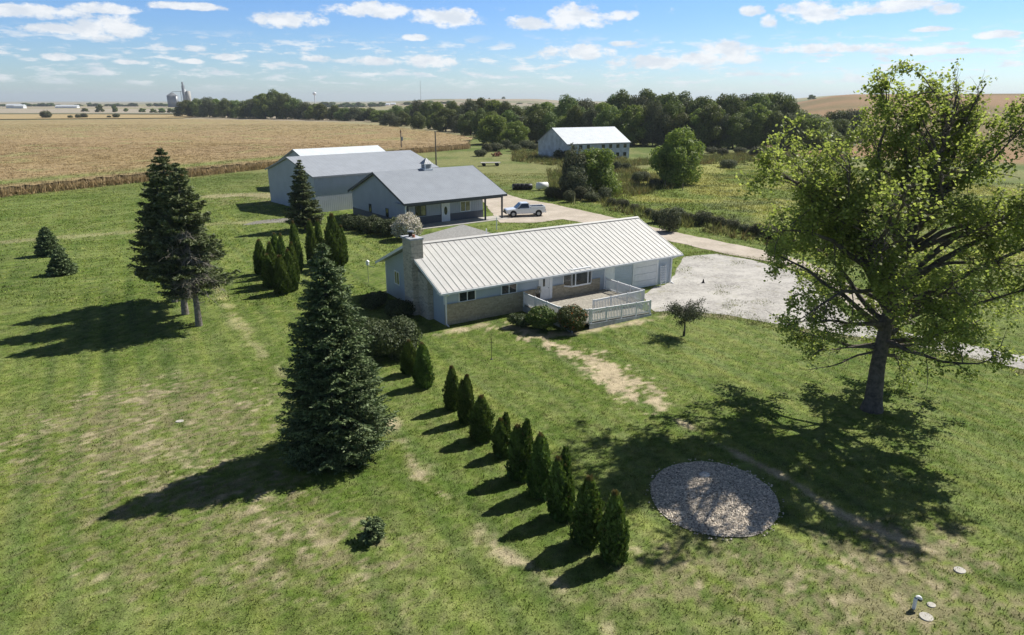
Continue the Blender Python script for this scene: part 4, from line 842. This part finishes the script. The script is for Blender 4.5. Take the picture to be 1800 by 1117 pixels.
# bay window
bay = empty('bay_window'); bay.parent = house
bx0, bx1, bo, bz0, bz1 = 10.25, 13.05, .5, 1.42, 2.58
pts = [(bx0, -.0), (bx0+.45, -bo), (bx1-.45, -bo), (bx1, -.0)]
fr = MB(); fr.prism(pts, bz0-.12, bz0, 'z'); fr.prism(pts, bz1, bz1+.12, 'z')
for (p, q) in ((pts[0], pts[1]), (pts[1], pts[2]), (pts[2], pts[3])):
    for tt in (0, 1) if p != pts[1] else (0, .18, .82, 1): xx, yy = p[0]+(q[0]-p[0])*tt, p[1]+(q[1]-p[1])*tt; fr.bar((xx, yy, bz0), (xx, yy, bz1), .09)
fr.build('frame', M['trim'], bay)
for (p, q) in ((pts[0], pts[1]), (pts[1], pts[2]), (pts[2], pts[3])):
    MB().bar((p[0]+(q[0]-p[0])*.04, p[1]+(q[1]-p[1])*.04, (bz0+bz1)/2), (p[0]+(q[0]-p[0])*.96, p[1]+(q[1]-p[1])*.96, (bz0+bz1)/2), .02, bz1-bz0-.01).build('pane', M['glass'], bay)
MB().box(14.42, 15.35, -.04, -.003, .35, 2.42).build('side_door', M['white'], house)
MB().box(14.34, 14.415, -.05, -.003, .3, 2.5).box(15.355, 15.43, -.05, -.003, .3, 2.5).box(14.34, 15.43, -.05, -.003, 2.425, 2.5).build('door_frame', M['trim'], house)
gd = MB()
for i in range(4): gd.box(17.55, 20.1, -.05, -.003, .02+i*.6, .60+i*.6)
gd.build('garage_door', M['white'], house, .008)
MB().box(17.43, 17.545, -.06, -.002, 0, 2.5).box(20.105, 20.3, -.06, -.002, 0, 2.5).box(17.43, 20.3, -.06, -.002, 2.42, 2.56).build('door_frame', M['trim'], house)
# chimney on the gable
ch = MB(); ch.box(-.85, -.005, 3.3, 4.75, -.05, 5.55); ch.build('chimney', M['chim'], house)
ch2 = MB().prism([(1.75, -.05), (3.298, -.05), (3.298, 3.35), (2.95, 3.3), (2.5, 3.2), (1.75, 2.9)], -.42, -.006).build('chimney', M['chim'], house)
cho = [o for o in house.children if o.name.startswith('chimney')][0]
MB().box(-.95, .12, 3.2, 4.85, 5.55, 5.67).build('cap', M['oldconc'], cho); MB().box(.0, .1, 3.32, 4.73, 3.9, 5.549).build('flashing', M['chim'], cho)
MB().cyl((-.42, 4.2, 5.67), (-.42, 4.2, 6.0), .15).build('flue', M['black'], cho); MB().cyl((-.42, 4.2, 6.0), (-.42, 4.2, 6.07), .26, .24).build('flue_cap', M['galv'], cho)
MB().cyl((-.40, 3.75, 5.67), (-.40, 3.75, 5.86), .11, .1).build('clay_pot', M['brass'], cho)
# vent pipe on roof
MB().cyl((8.2, 8.0, 3.4), (8.2, 8.0, 4.8), .05).build('vent_pipe', M['trim'], house)
# rear wing with hip roof
rw = empty('rear_wing'); rw.parent = house
MB().box(6.9, 13.0, D_-.05, 18.2, -.05, 2.45).build('wall', M['siding'], rw)
hp = bmesh.new(); e0 = [(6.4, D_+.2, 2.45), (13.5, D_+.2, 2.45), (13.5, 18.7, 2.45), (6.4, 18.7, 2.45)]; rdg = [(9.95, D_+.2, 3.95), (9.95, 15.2, 3.95)]
vv = [hp.verts.new(p) for p in e0+rdg]
for f in ((0, 4, 5, 3), (1, 2, 5, 4), (3, 5, 2), (0, 1, 4), (0, 3, 2, 1)): hp.faces.new([vv[i] for i in f])
bmesh.ops.recalc_face_normals(hp, faces=hp.faces[:]); me = bpy.data.meshes.new('roof'); hp.to_mesh(me); hp.free(); link('roof', me, M['shingle'], rw)

# deck and ramp
deck = empty('wooden_deck', (HO[0], HO[1], 0), ha); tag(deck, 'grey board deck with white picket railings and a ramp along the house front', 'deck')
dk = MB(); y = -4.5
while y < -.12: dk.box(6.5, 14.5, y, y+.135, .47, .51); y += .145
dk.build('deck_boards', M['deck'], deck)
rp = MB(); x0 = 8.0
rp.prism([(8.02, .42), (13.6, .18), (13.6, .24), (8.02, .48)], -6.1, -4.52, 'y'); rp.box(6.5, 8.0, -6.1, -4.52, .44, .48); rp.build('ramp', M['deck'], deck)
MB().box(6.5, 14.5, -4.49, -.15, -.05, .3).build('footing', M['oldconc'], deck)
MB().prism([(7.9, -.03), (13.7, -.03), (13.7, .16), (7.9, .40)], -6.18, -6.1, 'y').box(6.46, 6.5, -6.1, -.1, -.03, .44).build('skirt', M['oldconc'], deck)
def railing(p, q, z0, z1, n, hh=.92):
    m = MB(); p = Vector((*p, 0)); q = Vector((*q, 0)); L = (q-p).length
    def at(u, z): v = p+(q-p)*u; return (v.x, v.y, z0+(z1-z0)*u+z)
    m.bar(at(0, hh), at(1, hh), .09, .05); m.bar(at(0, .1), at(1, .1), .05, .07); m.bar(at(0, hh-.07), at(1, hh-.07), .04, .07)
    k = int(L/.14)
    for i in range(1, k): m.bar(at(i/k, .1), at(i/k, hh-.05), .05)
    ro = m.build('railing', M['trim'], deck)
    for i in range(n+1):
        v = at(i/n, 0); MB().box(v[0]-.05, v[0]+.05, v[1]-.05, v[1]+.05, max(0, v[2]-.15) if i in (0, n) else v[2]-.1, v[2]+hh+.07).build('post', M['trim'], ro, .01)
railing((6.5, -.18), (6.5, -4.55), .5, .5, 3); railing((6.5, -4.68), (7.95, -6.05), .48, .46, 1); railing((8.08, -6.08), (13.6, -6.1), .45, .22, 4)
railing((9.6, -4.45), (14.45, -4.5), .48, .5, 3); railing((14.45, -4.36), (14.45, -.18), .5, .5, 3)
# planter by the front door
pl = empty('potted_plant', (HO[0]+HX[0]*7.6+HY[0]*-.45, HO[1]+HX[1]*7.6+HY[1]*-.45, .51)); tag(pl, 'tall dark pot with a pale flowering plant beside the front door', 'potted plant')
MB().cyl((0, 0, 0), (0, 0, .75), .10, .17).build('pot', M['black'], pl)
r_ = np.random.default_rng(5); V, F = lobed_crown(r_, [(0, 0, .95, .22), (.04, 0, 1.2, .15)], 900, .035); foliage_obj('foliage', V, F, M['flower'], pl, 5)
# lattice leaning at the garage corner
la = empty('lattice_panel', (HO[0]+HX[0]*20.75+HY[0]*-.3, HO[1]+HX[1]*20.75+HY[1]*-.3, 0), ha); tag(la, 'white narrow trellis standing beside the garage door', 'trellis')
m = MB(); m.bar((-.3, 0, 0), (-.3, .12, 1.7), .05); m.bar((.3, 0, 0), (.3, .12, 1.7), .05)
for i in range(8): z = .12+i*.21; m.bar((-.3, z*.07, z), (.3, z*.07, z), .035)
for i in range(7): z = .12+i*.21; m.bar((-.28, z*.07-.01, z), (.28, (z+.4)*.07, min(1.68, z+.42)), .03)
m.build('lattice', M['trim'], la)

# ------------------------------------------------------------------ grey shop with porch
sa = R(37); shop = empty('workshop', (-12.75, 82.2, 0), sa); tag(shop, 'grey metal shop with a cupola and a front porch beside the white pickup', 'workshop')
SL, SD, SE, SR = 14.4, 15.2, 3.3, 6.25
MB().prism([(2.3, -.1), (SD, -.1), (SD, SE), (SD/2, SR-.1), (2.3, SE+.9)], .02, SL-1.6).build('wall', M['wallg'], shop)
MB().prism([(0, -.05), (SD, -.05), (SD, SE), (SD/2, SR-.1), (0, SE)], -.04, .015).build('gable_wall', M['wallgy'], shop)
MB().box(-.075, -.045, 0, SD, -.02, 1.0).build('wainscot', M['wainsy'], shop); MB().box(0.02, SL-1.6, 2.24, 2.296, -.02, 1.0).build('wainscot', M['wains'], shop)
sl2 = (SR-SE)/(SD/2)
for sgn in (0, 1):
    rb = MB(); ya = -.4 if not sgn else SD+.4; roof_slope(rb, -.45, SL+.45, ya, SE-.4*sl2, SD/2, SR, .12); rb.build('roof', M['roofg'], shop)
fa = MB()
for xx in (-.475, SL+.452):
    for ya in (-.42, SD+.42): fa.prism([(ya, SE-.4*sl2-.16), (SD/2, SR-.16), (SD/2, SR+.135), (ya, SE-.4*sl2+.135)], xx, xx+.022)
fa.box(-.45, SL+.45, -.46, -.405, SE-.4*sl2-.16, SE-.4*sl2+.12); fa.build('fascia', M['dark'], shop)
MB().box(-.4, SL+.4, -.38, 2.23, SE-.28, SE-.22).build('porch_ceiling', M['wallg'], shop); MB().box(-.02, SL, -.1, .1, SE-.5, SE-.282).build('porch_beam', M['dark'], shop)
for xx in (11.6, 14.3, .2): MB().box(xx-.09, xx+.09, -.09, .09, 0, SE-.5).build('porch_post', M['dark'], shop)
MB().box(-.2, SL+.6, -.8, 2.2, -.05, .06).build('porch_slab', M['conc'], shop)
window(shop, 2.6, 4.0, 1.15, 2.35, 2.3, -1, 2, 'glass', 'glassy', fr='dark'); window(shop, 9.3, 10.7, 1.15, 2.35, 2.3, -1, 2, 'glassy', 'glassy', fr='trim')
d = MB().box(6.45, 7.4, 2.2, 2.236, .07, 2.25).build('front_door', M['white'], shop); MB().prism([(6.92+.24*math.cos(k*PI/8), 1.45+.55*math.sin(k*PI/8)) for k in range(16)], 2.185, 2.199, 'y').build('pane', M['glass'], d)
MB().box(6.3, 6.44, 2.18, 2.24, .07, 2.36).box(7.41, 7.55, 2.18, 2.24, .07, 2.36).box(6.3, 7.55, 2.175, 2.24, 2.26, 2.4).build('door_frame', M['trim'], shop)
window(shop, 4.6, 5.2, 1.0, 2.0, -.04, -1, 1, 'glass', gable=True, fr='dark'); window(shop, 9.4, 10.0, 1.0, 2.0, -.04, -1, 1, 'glass', gable=True, fr='dark')
MB().bar((-.1, -.3, SE-.2), (-.1, -.1, SE-.6), .1).box(-.16, -.045, -.14, -.04, .1, SE-.58).build('downspout', M['trim'], shop)
cu = MB().box(6.9, 7.9, SD/2-.5, SD/2+.5, SR-.3, SR+.75).build('cupola', M['trim'], shop)
MB().box(7.05, 7.75, SD/2-.52, SD/2-.502, SR+.15, SR+.65).box(6.88, 6.899, SD/2-.35, SD/2+.35, SR+.15, SR+.65).build('louvre', M['galv'], cu)
cp = bmesh.new(); bmesh.ops.create_cone(cp, cap_ends=True, segments=4, radius1=.95, radius2=.02, depth=.75, matrix=Matrix.Translation((7.4, SD/2, SR+1.126)) @ Matrix.Rotation(PI/4, 4, 'Z')); me = bpy.data.meshes.new('cupola_roof'); cp.to_mesh(me); cp.free(); link('roof', me, M['roofg'], cu)
MB().box(6.75, 8.05, SD/2-.65, SD/2+.65, SR-.1, SR+.14).build('base', M['trim'], cu)

# ------------------------------------------------------------------ sheds and barn
def shed(name, loc, ang, L, D, E, Rz, wall, roof, gable, label, cat, oh=.3):
    o = empty(name, (*loc, 0), ang); tag(o, label, cat)
    MB().prism([(0, -.1), (D, -.1), (D, E), (D/2, Rz-.08), (0, E)], 0, L).build('wall', M[wall], o)
    MB().prism([(.0, -.05), (D, -.05), (D, E), (D/2, Rz-.085), (0, E)], -.03, -.003).build('gable_wall', M[gable], o)
    s_ = (Rz-E)/(D/2)
    for ya in (-oh, D+oh):
        rb = MB(); roof_slope(rb, -oh, L+oh, ya, E-oh*s_, D/2, Rz, .1); rb.build('roof', M[roof], o)
    f = MB()
    for xx in (-oh-.03, L+oh+.003):
        for ya in (-oh, D+oh): f.prism([(ya, E-oh*s_-.12), (D/2, Rz-.12), (D/2, Rz+.11), (ya, E-oh*s_+.11)], xx, xx+.025)
    f.box(-oh, L+oh, -oh-.05, -oh-.003, E-oh*s_-.12, E-oh*s_+.11); f.build('fascia', M['galv'], o)
    return o
sh = shed('machine_shed', (-27.3, 95.4), R(42), 20.8, 15.2, 5.0, 7.15, 'wallg', 'roofl', 'wallgy', 'big grey metal machine shed with a grey roof behind the shop', 'shed')
MB().box(14, 18, -.06, -.003, 0, 3.6).build('sliding_door', M['wallg'], sh)
sh2 = shed('machine_shed', (-34.2, 118.6), R(42), 16.6, 12.0, 4.6, 6.75, 'wallg', 'roofz', 'wallgy', 'farther metal shed with a shining white roof behind the grey shed', 'shed')
MB().box(-.06, -.032, 4, 8, 0, 3.6).build('sliding_door', M['wallgy'], sh2)
bn = shed('barn', (14.3, 181.0), R(27), 19.6, 15.4, 4.3, 8.0, 'oldw', 'roofz', 'oldw', 'old white barn with a bright metal roof before the woods', 'barn', .25)
for i in range(8):
    for z0, z1 in ((2.9, 3.9), (.7, 1.7)):
        if (i in (3,) and z0 > 2): continue
        x0 = 1.2+i*2.35; MB().box(x0, x0+.95, -.05, -.004, z0, z1).build('window', M['glass'], bn)
MB().box(-.07, -.035, 1.0, 3.2, 0, 2.3).build('door', M['black'], bn); MB().box(-.07, -.035, 6.9, 8.3, 4.9, 6.2).build('loft_door', M['oldw'], bn)

# ------------------------------------------------------------------ pickup truck
def pickup():
    root = empty('pickup_truck')
    W2 = .98
    lower = [(-2.72, .50), (-2.70, .85), (-2.55, .98), (-1.25, 1.10), (-.95, 1.12), (2.62, 1.14), (2.72, 1.0), (2.72, .52), (2.15, .42), (-2.2, .40)]
    b = MB(); b.prism(lower, -W2, W2, 'y'); bo = b.build('body', M['carp'], root, .05)
    # cab
    c = bmesh.new(); bot = [(-1.35, 1.08), (.62, 1.08)]; top = [(-.62, 1.80), (.42, 1.82)]; vs = []
    for s_, wd, wt in ((-1, W2-.03, W2-.2), (1, W2-.03, W2-.2)):
        vs.append([c.verts.new((bot[0][0], s_*wd, bot[0][1])), c.verts.new((bot[1][0], s_*wd, bot[1][1])), c.verts.new((top[1][0], s_*wt, top[1][1])), c.verts.new((top[0][0], s_*wt, top[0][1]))])
    A, B = vs; c.faces.new(A); c.faces.new(B[::-1])
    for i in range(4): c.faces.new([A[i], B[i], B[(i+1) % 4], A[(i+1) % 4]])
    bmesh.ops.recalc_face_normals(c, faces=c.faces[:]); bmesh.ops.bevel(c, geom=c.edges[:], offset=.05, segments=2, affect='EDGES'); me = bpy.data.meshes.new('cab'); c.to_mesh(me); c.free(); link('cab', me, M['carp'], root)
    def quad(name, pts, m, th=.012):
        q = bmesh.new(); v = [q.verts.new(p) for p in pts]; f = q.faces.new(v); r = bmesh.ops.extrude_face_region(q, geom=[f]); n = f.normal if f.normal.length else Vector((0, 0, 1)); q.normal_update(); n = f.normal.copy()
        bmesh.ops.translate(q, verts=[e for e in r['geom'] if isinstance(e, bmesh.types.BMVert)], vec=n*th); bmesh.ops.recalc_face_normals(q, faces=q.faces[:]); me = bpy.data.meshes.new(name); q.to_mesh(me); q.free(); return link(name, me, m, root)
    quad('windscreen', [(-1.29, -.82, 1.16), (-1.29, .82, 1.16), (-.70, .70, 1.75), (-.70, -.70, 1.75)], M['glass'], -.02)
    quad('rear_window', [(.62, .72, 1.22), (.62, -.72, 1.22), (.47, -.66, 1.72), (.47, .66, 1.72)], M['glass'], -.02)
    for s_ in (-1, 1):
        quad('side_window', [(-1.05, s_*.945, 1.17), (.45, s_*.945, 1.17), (.33, s_*.815, 1.72), (-.58, s_*.815, 1.72)], M['glass'], .02*(-s_))
        MB().box(-1.25, .55, s_*.985-.008, s_*.985+.008, .58, 1.06).build('door', M['carp'], root)
        MB().box(-1.1, -.92, s_*1.05-.08, s_*1.05+.08, 1.12, 1.28).build('mirror', M['black'], root, .02)
        MB().box(-2.745, -2.70, min(s_*.62, s_*.94), max(s_*.62, s_*.94), .70, .88).build('headlight', M['lamp'], root)
        MB().box(2.715, 2.745, min(s_*.8, s_*.95), max(s_*.8, s_*.95), .72, 1.02).build('taillight', M['red'], root)
    # bed: rails standing above the floor with a dark opening
    MB().box(.75, 2.60, -.82, .82, 1.142, 1.15).build('bed_floor', M['black'], root)
    MB().box(.70, 2.70, -.97, -.83, 1.12, 1.32).box(.70, 2.70, .83, .97, 1.12, 1.32).box(2.60, 2.71, -.83, .83, 1.12, 1.32).box(.66, .75, -.83, .83, 1.12, 1.32).build('bed_rails', M['carp'], root, .02)
    MB().box(-2.80, -2.66, -.95, .95, .45, .64).build('bumper', M['black'], root, .02); MB().box(2.70, 2.84, -.92, .92, .48, .64).build('bumper', M['galv'], root, .02)
    MB().box(-2.735, -2.70, -.58, .58, .66, .92).build('grille', M['black'], root)
    for x in (-1.75, 1.75):
        for s_ in (-1, 1):
            MB().cyl((x, s_*.86, .42), (x, s_*.995, .42), .47, n=24).build('wheel_arch', M['black'], root)
            wv = MB().cyl((x, s_*.74, .38), (x, s_*1.0, .38), .38, n=24).build('wheel', M['rubber'], root); MB().cyl((x, s_*1.0, .38), (x, s_*1.012, .38), .23, .2, n=16).build('rim', M['alu'], wv)
    return root
tk = pickup(); x, y = G(922, 381); tk.location = (x, y+.6, .03); tk.rotation_euler = (0, 0, R(12)); tag(tk, 'white single cab pickup truck parked on the gravel by the shop porch', 'pickup truck')

# ------------------------------------------------------------------ poles and small things
def pole(px_, ty, arm, label, xf):
    x, y = G(*px_); o = empty('utility_pole', (x, y, 0)); tag(o, label, 'utility pole'); h = ZT(ty, y)
    MB().cyl((0, 0, -.2), (0, 0, h), .19, .13, 10).build('pole', M['wood'], o)
    if xf:
        MB().cyl((.35, -.1, h*.52), (.35, -.1, h*.70), .28, n=14).build('transformer', M['galv'], o); MB().bar((0, 0, h*.60), (1.7, 0, h*.63), .08).build('arm', M['galv'], o); MB().box(-.2, .2, -.3, .1, h-.7, h-.35).build('insulator', M['rust'], o)
    else: MB().box(-.14, .14, -.16, .16, h-.1, h+.02).build('cap', M['galv'], o)
pole((706, 268), 229, 0, 'utility pole with grey transformer and lamp arm at the edge of the tan field', True)
pole((767, 296), 231, 0, 'plain wooden pole behind the right end of the shop roof', False)
# row of dark tyres/bales and white tank
for i, (px_, l) in enumerate(((907, 'leftmost'), (914, 'second from the left'), (921, 'third from the left'), (929, 'rightmost'))):
    x, y = G(px_, 334); o = empty('wrapped_bale', (x, y, 0), R(20)); tag(o, 'black wrapped bale by the lane, %s of the dark row' % l, 'bale', 'black bales by the lane')
    m = MB(); m.cyl((-.6, 0, .55), (.6, 0, .55), .55, n=14); m.build('bale', M['black'], o, .06, True); MB().cyl((-.63, 0, .55), (-.602, 0, .55), .3, n=12).build('end_wrap', M['galv'], o)
x, y = G(953, 335); o = empty('tank', (x, y, 0), R(15)); tag(o, 'white round tank in the weeds beside the gravel lane', 'tank'); MB().cyl((-.9, 0, .8), (.9, 0, .8), .62, n=18).sphere((-.9, 0, .8), .62, (.35, 1, 1), 8).sphere((.9, 0, .8), .62, (.35, 1, 1), 8).build('shell', M['white'], o, 0, True)
MB().bar((-.6, -.4, 0), (-.6, -.3, .5), .08).bar((.6, -.4, 0), (.6, -.3, .5), .08).bar((-.6, .4, 0), (-.6, .3, .5), .08).bar((.6, .4, 0), (.6, .3, .5), .08).build('stand', M['rust'], o)
x, y = G(862, 292); o = empty('trailer', (x, y, 0), R(10)); tag(o, 'low flat wagon parked on the grass before the field corner', 'wagon'); MB().box(-2.4, 2.4, -1, 1, .7, .85).build('bed', M['conc'], o)
for xx in (-1.6, 1.6):
    for yy in (-1, 1): MB().cyl((xx, yy-.1, .35), (xx, yy+.1, .35), .35).build('wheel', M['rubber'], o)
x, y = G(873, 275); o = tag(link('scrap_pile', bpy.data.meshes.new('tmp')), 'pale rusty scrap heap in the scrub at the end of the field', 'scrap pile'); bpy.data.objects.remove(o)
m = MB(); rr_ = random.Random(4)
for i in range(26): a, q = rr_.uniform(0, 6.3), rr_.uniform(0, 2.0); m.bar((math.cos(a)*q, math.sin(a)*q, rr_.uniform(.1, .9)), (math.cos(a)*q+rr_.uniform(-1, 1), math.sin(a)*q+rr_.uniform(-1, 1), rr_.uniform(.1, 1.2)), .22, .3)
o = m.build('scrap_pile', M['rust']); o.location = (x, y, 0); tag(o, 'rusty scrap heap in the scrub at the end of the tan field', 'scrap pile')
# old fence in the meadow
x0, y0 = G(1080, 322); x1, y1 = G(1200, 335)
for i in range(5):
    u = i/4; m = MB(); m.cyl((0, 0, -.1), (0, 0, 1.2+.15*(i % 2)), .08, .07, 8); o = m.build('fence_post', M['wood']); o.location = (x0+(x1-x0)*u, y0+(y1-y0)*u, 0); o.rotation_euler = (0, R((-4, 3, 0, 5, -2)[i]), 0)
    tag(o, 'weathered wooden post of the old fence near the bright tree', 'fence post', 'posts of the old fence')
# bird feeder pole near gable
x, y = G(648, 496); o = empty('feeder_pole', (x, y, 0)); tag(o, 'thin pole with a small white feeder by the rear corner of the house', 'bird feeder'); MB().cyl((0, 0, 0), (0, 0, 1.65), .02, n=6).bar((-.05, 0, 1.45), (.6, 0, 1.3), .03).build('pole', M['galv'], o)
MB().box(-.12, .12, -.1, .1, 1.5, 1.8).build('feeder', M['trim'], o); MB().prism([(-.17, 1.8), (.17, 1.8), (0, 1.93)], -.14, .14, 'y').build('roof', M['trim'], o)
x, y = G(864, 632); o = empty('shepherd_hook', (x, y, 0)); tag(o, 'thin dark metal stake alone on the lawn before the house', 'stake'); MB().cyl((0, 0, 0), (0, 0, 1.35), .016, n=6).bar((-.12, 0, 1.1), (.12, 0, 1.1), .02).build('stake', M['black'], o)
MB().cyl((0, 0, 0), (0, 0, .05), .1, .04).build('foot', M['black'], o)
x, y = G(873, 404); o = empty('vent_post', (x, y, 0)); tag(o, 'short white post on the grass behind the house roof', 'post'); MB().cyl((0, 0, 0), (0, 0, 1.5), .06, n=10).build('pipe', M['trim'], o)
# septic riser pipe and concrete lids
x, y = G(1606, 1070); o = empty('vent_pipe', (x, y, 0)); tag(o, 'short white standpipe with a curved top in the dry grass at lower right', 'pipe')
pts = [(0, 0, 0), (0, 0, .36)]+[(0.07-.07*math.cos(a), 0, .36+.07*math.sin(a)) for a in np.linspace(.3, PI, 7)]
V, F = tube([(p[0], p[1], p[2]) for p in pts], [.055]*len(pts), 12); link('pipe', npmesh('pipe', V, F, smooth=True), M['trim'], o); MB().cyl((0.14, 0, .30), (0.14, 0, .36), .065, n=12).build('screen', M['black'], o)
for (p, r1, sy, lab) in (((1687, 1003), .22, .8, 'pale concrete lid set in dry grass near the right edge'), ((1628, 1085), .22, .9, 'pale concrete lid in the grass beside the standpipe, the larger'), ((1637, 1064), .15, .8, 'small tan slab between the standpipe and the concrete lid'), ((316, 741), .2, .7, 'small white slab lying in the worn lawn at left')):
    x, y = G(*p); m = MB().cyl((0, 0, -.03), (0, 0, .025), r1, r1*.94, 20); o = m.build('concrete_lid', M['conc']); o.location = (x, y, 0); o.scale = (1, sy, 1); o.rotation_euler = (.05, .06, .4); tag(o, lab, 'concrete lid')
x, y = G(1236, 498); m = MB().cyl((0, 0, .03), (0, 0, .36), .11, .03, 10).box(-.15, .15, -.15, .15, 0, .03); o = m.build('traffic_cone', M['black']); o.location = (x, y, 0); tag(o, 'small dark cone standing on the gravel pad', 'cone')

# gravel circle
gr = G(1372, 880)[0]-gc[0]; rad = 2.42
gc = (8.0, 23.7)
def bed(u, a): p_, q_ = math.cos(a)*2.72*u, math.sin(a)*2.46*u; return gc[0]+p_*.25-q_*.97, gc[1]+p_*.97+q_*.25
ring = [bed(1, a) for a in np.linspace(0, 2*PI, 60, endpoint=False)]
sheet('gravel_bed', ring, .03, gravelmat('pebble_bed', (.42, .40, .36), (.26, .25, .22), (.36, .33, .28), 16), .10, world=True, step=.3)
n = 12000; a = rng.uniform(0, 2*PI, n); q = np.sqrt(rng.random(n))*1.0; q = np.where(rng.random(n) < .012, rng.uniform(.98, 1.08, n), q*.99); bp = np.array([bed(u_, a__) for u_, a__ in zip(q, a)]); cx2, cy2 = bp[:, 0], bp[:, 1]; s_ = rng.uniform(.018, .046, n)
oc = np.array([(1, 0, 0), (0, 1, 0), (-1, 0, 0), (0, -1, 0), (0, 0, 1), (0, 0, -1)], float); of = np.array([(0, 1, 4), (1, 2, 4), (2, 3, 4), (3, 0, 4), (1, 0, 5), (2, 1, 5), (3, 2, 5), (0, 3, 5)])
V = (oc[None]+rng.normal(0, .22, (n, 6, 3)))*(s_[:, None]*np.ones(3)*np.array([1.2, 1, .7]))[:, None, :]; V += np.stack([cx2, cy2, .035+s_*.3], -1)[:, None]
g0 = np.clip(rng.normal(.52, .17, (n, 1)), .1, .85); pc = np.repeat(g0*np.array([1.12, .99, .82]), 6, 0)
F = (of[None]+(np.arange(n)*6)[:, None, None]).reshape(-1, 3)
tag(link('pebbles', npmesh('pebbles', V.reshape(-1, 3), F, col=pc), groundmat('pebble_stone', 30, .15, 0)), kind='stuff')
x, y = G(1238, 838); o = MB().sphere((0, 0, .08), .2, (1.2, .9, .6), 6).build('boulder', M['stonew'], None, 0, False); o.location = (x, y, 0); tag(o, 'white flat rock lying on the round gravel bed', 'rock')

# ------------------------------------------------------------------ distant buildings
def at_far(px_, D):
    u = (px_-900)/1200; v = (558.5-180)/1200; return u*D/(math.cos(PITCH)+v*math.sin(PITCH)), D
def mpx(D): return D/(math.cos(PITCH)+.315*math.sin(PITCH))/1200*1.0
D = 1700; k = mpx(D)
x, y = at_far(314, D); el_ = empty('grain_elevator', (x, y, 0)); tag(el_, 'grey grain elevator with silos on the far horizon', 'grain elevator')
MB().cyl((-9.5*k, 0, 0), (-9.5*k, 0, 19*k), 9.3*k, n=24).build('silo', M['galv'], el_, 0, True); MB().cyl((-9.5*k, 0, 19*k), (-9.5*k, 0, 24.5*k), 9.6*k, 1.4*k, n=24).build('silo_roof', M['galv'], el_)
MB().cyl((12*k, 0, 0), (12*k, 0, 30*k), 3.2*k, n=16).build('silo', M['galv'], el_, 0, True); MB().cyl((18*k, 3, 0), (18*k, 3, 27*k), 3.6*k, n=16).build('silo', M['conc'], el_, 0, True)
MB().box(9.5*k, 13*k, -3, 3, 30*k, 36*k).box(10*k, 12*k, -2, 2, 36*k, 42*k).build('headhouse', M['galv'], el_); MB().bar((-9.5*k, 0, 25.5*k), (10*k, 0, 26.5*k), 1.0).bar((6*k, 0, 0), (6*k, 0, 26*k), .9).build('conveyor', M['galv'], el_)
D = 1900; k = mpx(D); x, y = at_far(554, D); wt = empty('water_tower', (x, y, 0)); tag(wt, 'pale water tower with a round tank above the far trees', 'water tower')
MB().cyl((0, 0, 0), (0, 0, 19*k), 1.0*k, .8*k, 10).build('column', M['white'], wt); MB().sphere((0, 0, 21.5*k), 3.2*k, (1, 1, .85), 10).build('tank', M['white'], wt, 0, True)
D = 2600; k = mpx(D); x, y = at_far(740, D); z = float(tz(x, y)); mt_ = empty('radio_mast', (x, y, z)); tag(mt_, 'thin lattice radio mast above the far field', 'mast')
MB().cyl((0, 0, 0), (0, 0, ZT(142, D)-z), .7, .5, 6).build('mast', M['galv'], mt_)
for i, (px_, D, wpx, dpx, h, lab, rf) in enumerate([(24, 1450, 24, 10, 5.5, 'white farm building with a teal roof at the far left horizon', 'roofz'), (34, 1420, 16, 8, 4.5, 'small white farm shed beside the far left building', 'roofz'), (117, 1500, 38, 8, 3.2, 'long low white shed on the far left horizon', 'roofz'), (680, 1750, 9, 8, 6, 'small white farm building between the far trees', 'roofz'), (691, 1760, 8, 8, 7, 'small white farm barn at the right of the far building pair', 'roofz')]):
    k = mpx(D); x, y = at_far(px_, D); o = empty('farm_building', (x, y, 0)); tag(o, lab, 'building'); W2 = wpx*k/2
    MB().box(-W2, W2, -5, 5, 0, h).build('wall', M['white'], o); MB().prism([(-5.6, h), (5.6, h), (0, h+3)], -W2-.5, W2+.5).build('roof', M[rf], o)

# ------------------------------------------------------------------ haze
HAZE = 0.00010
hz = MB().box(-9500, 9500, -400, 12500, -3, 110).build('haze', None); tag(hz, kind='stuff')
hm = bpy.data.materials.new('haze_air'); hm.use_nodes = True; t = NT(hm.node_tree)
vp = t.n('ShaderNodeVolumePrincipled', Color=(.78, .86, .95, 1), Density=HAZE, Anisotropy=.2); t.n('ShaderNodeOutputMaterial', Volume=vp.outputs[0]); hz.data.materials.append(hm)
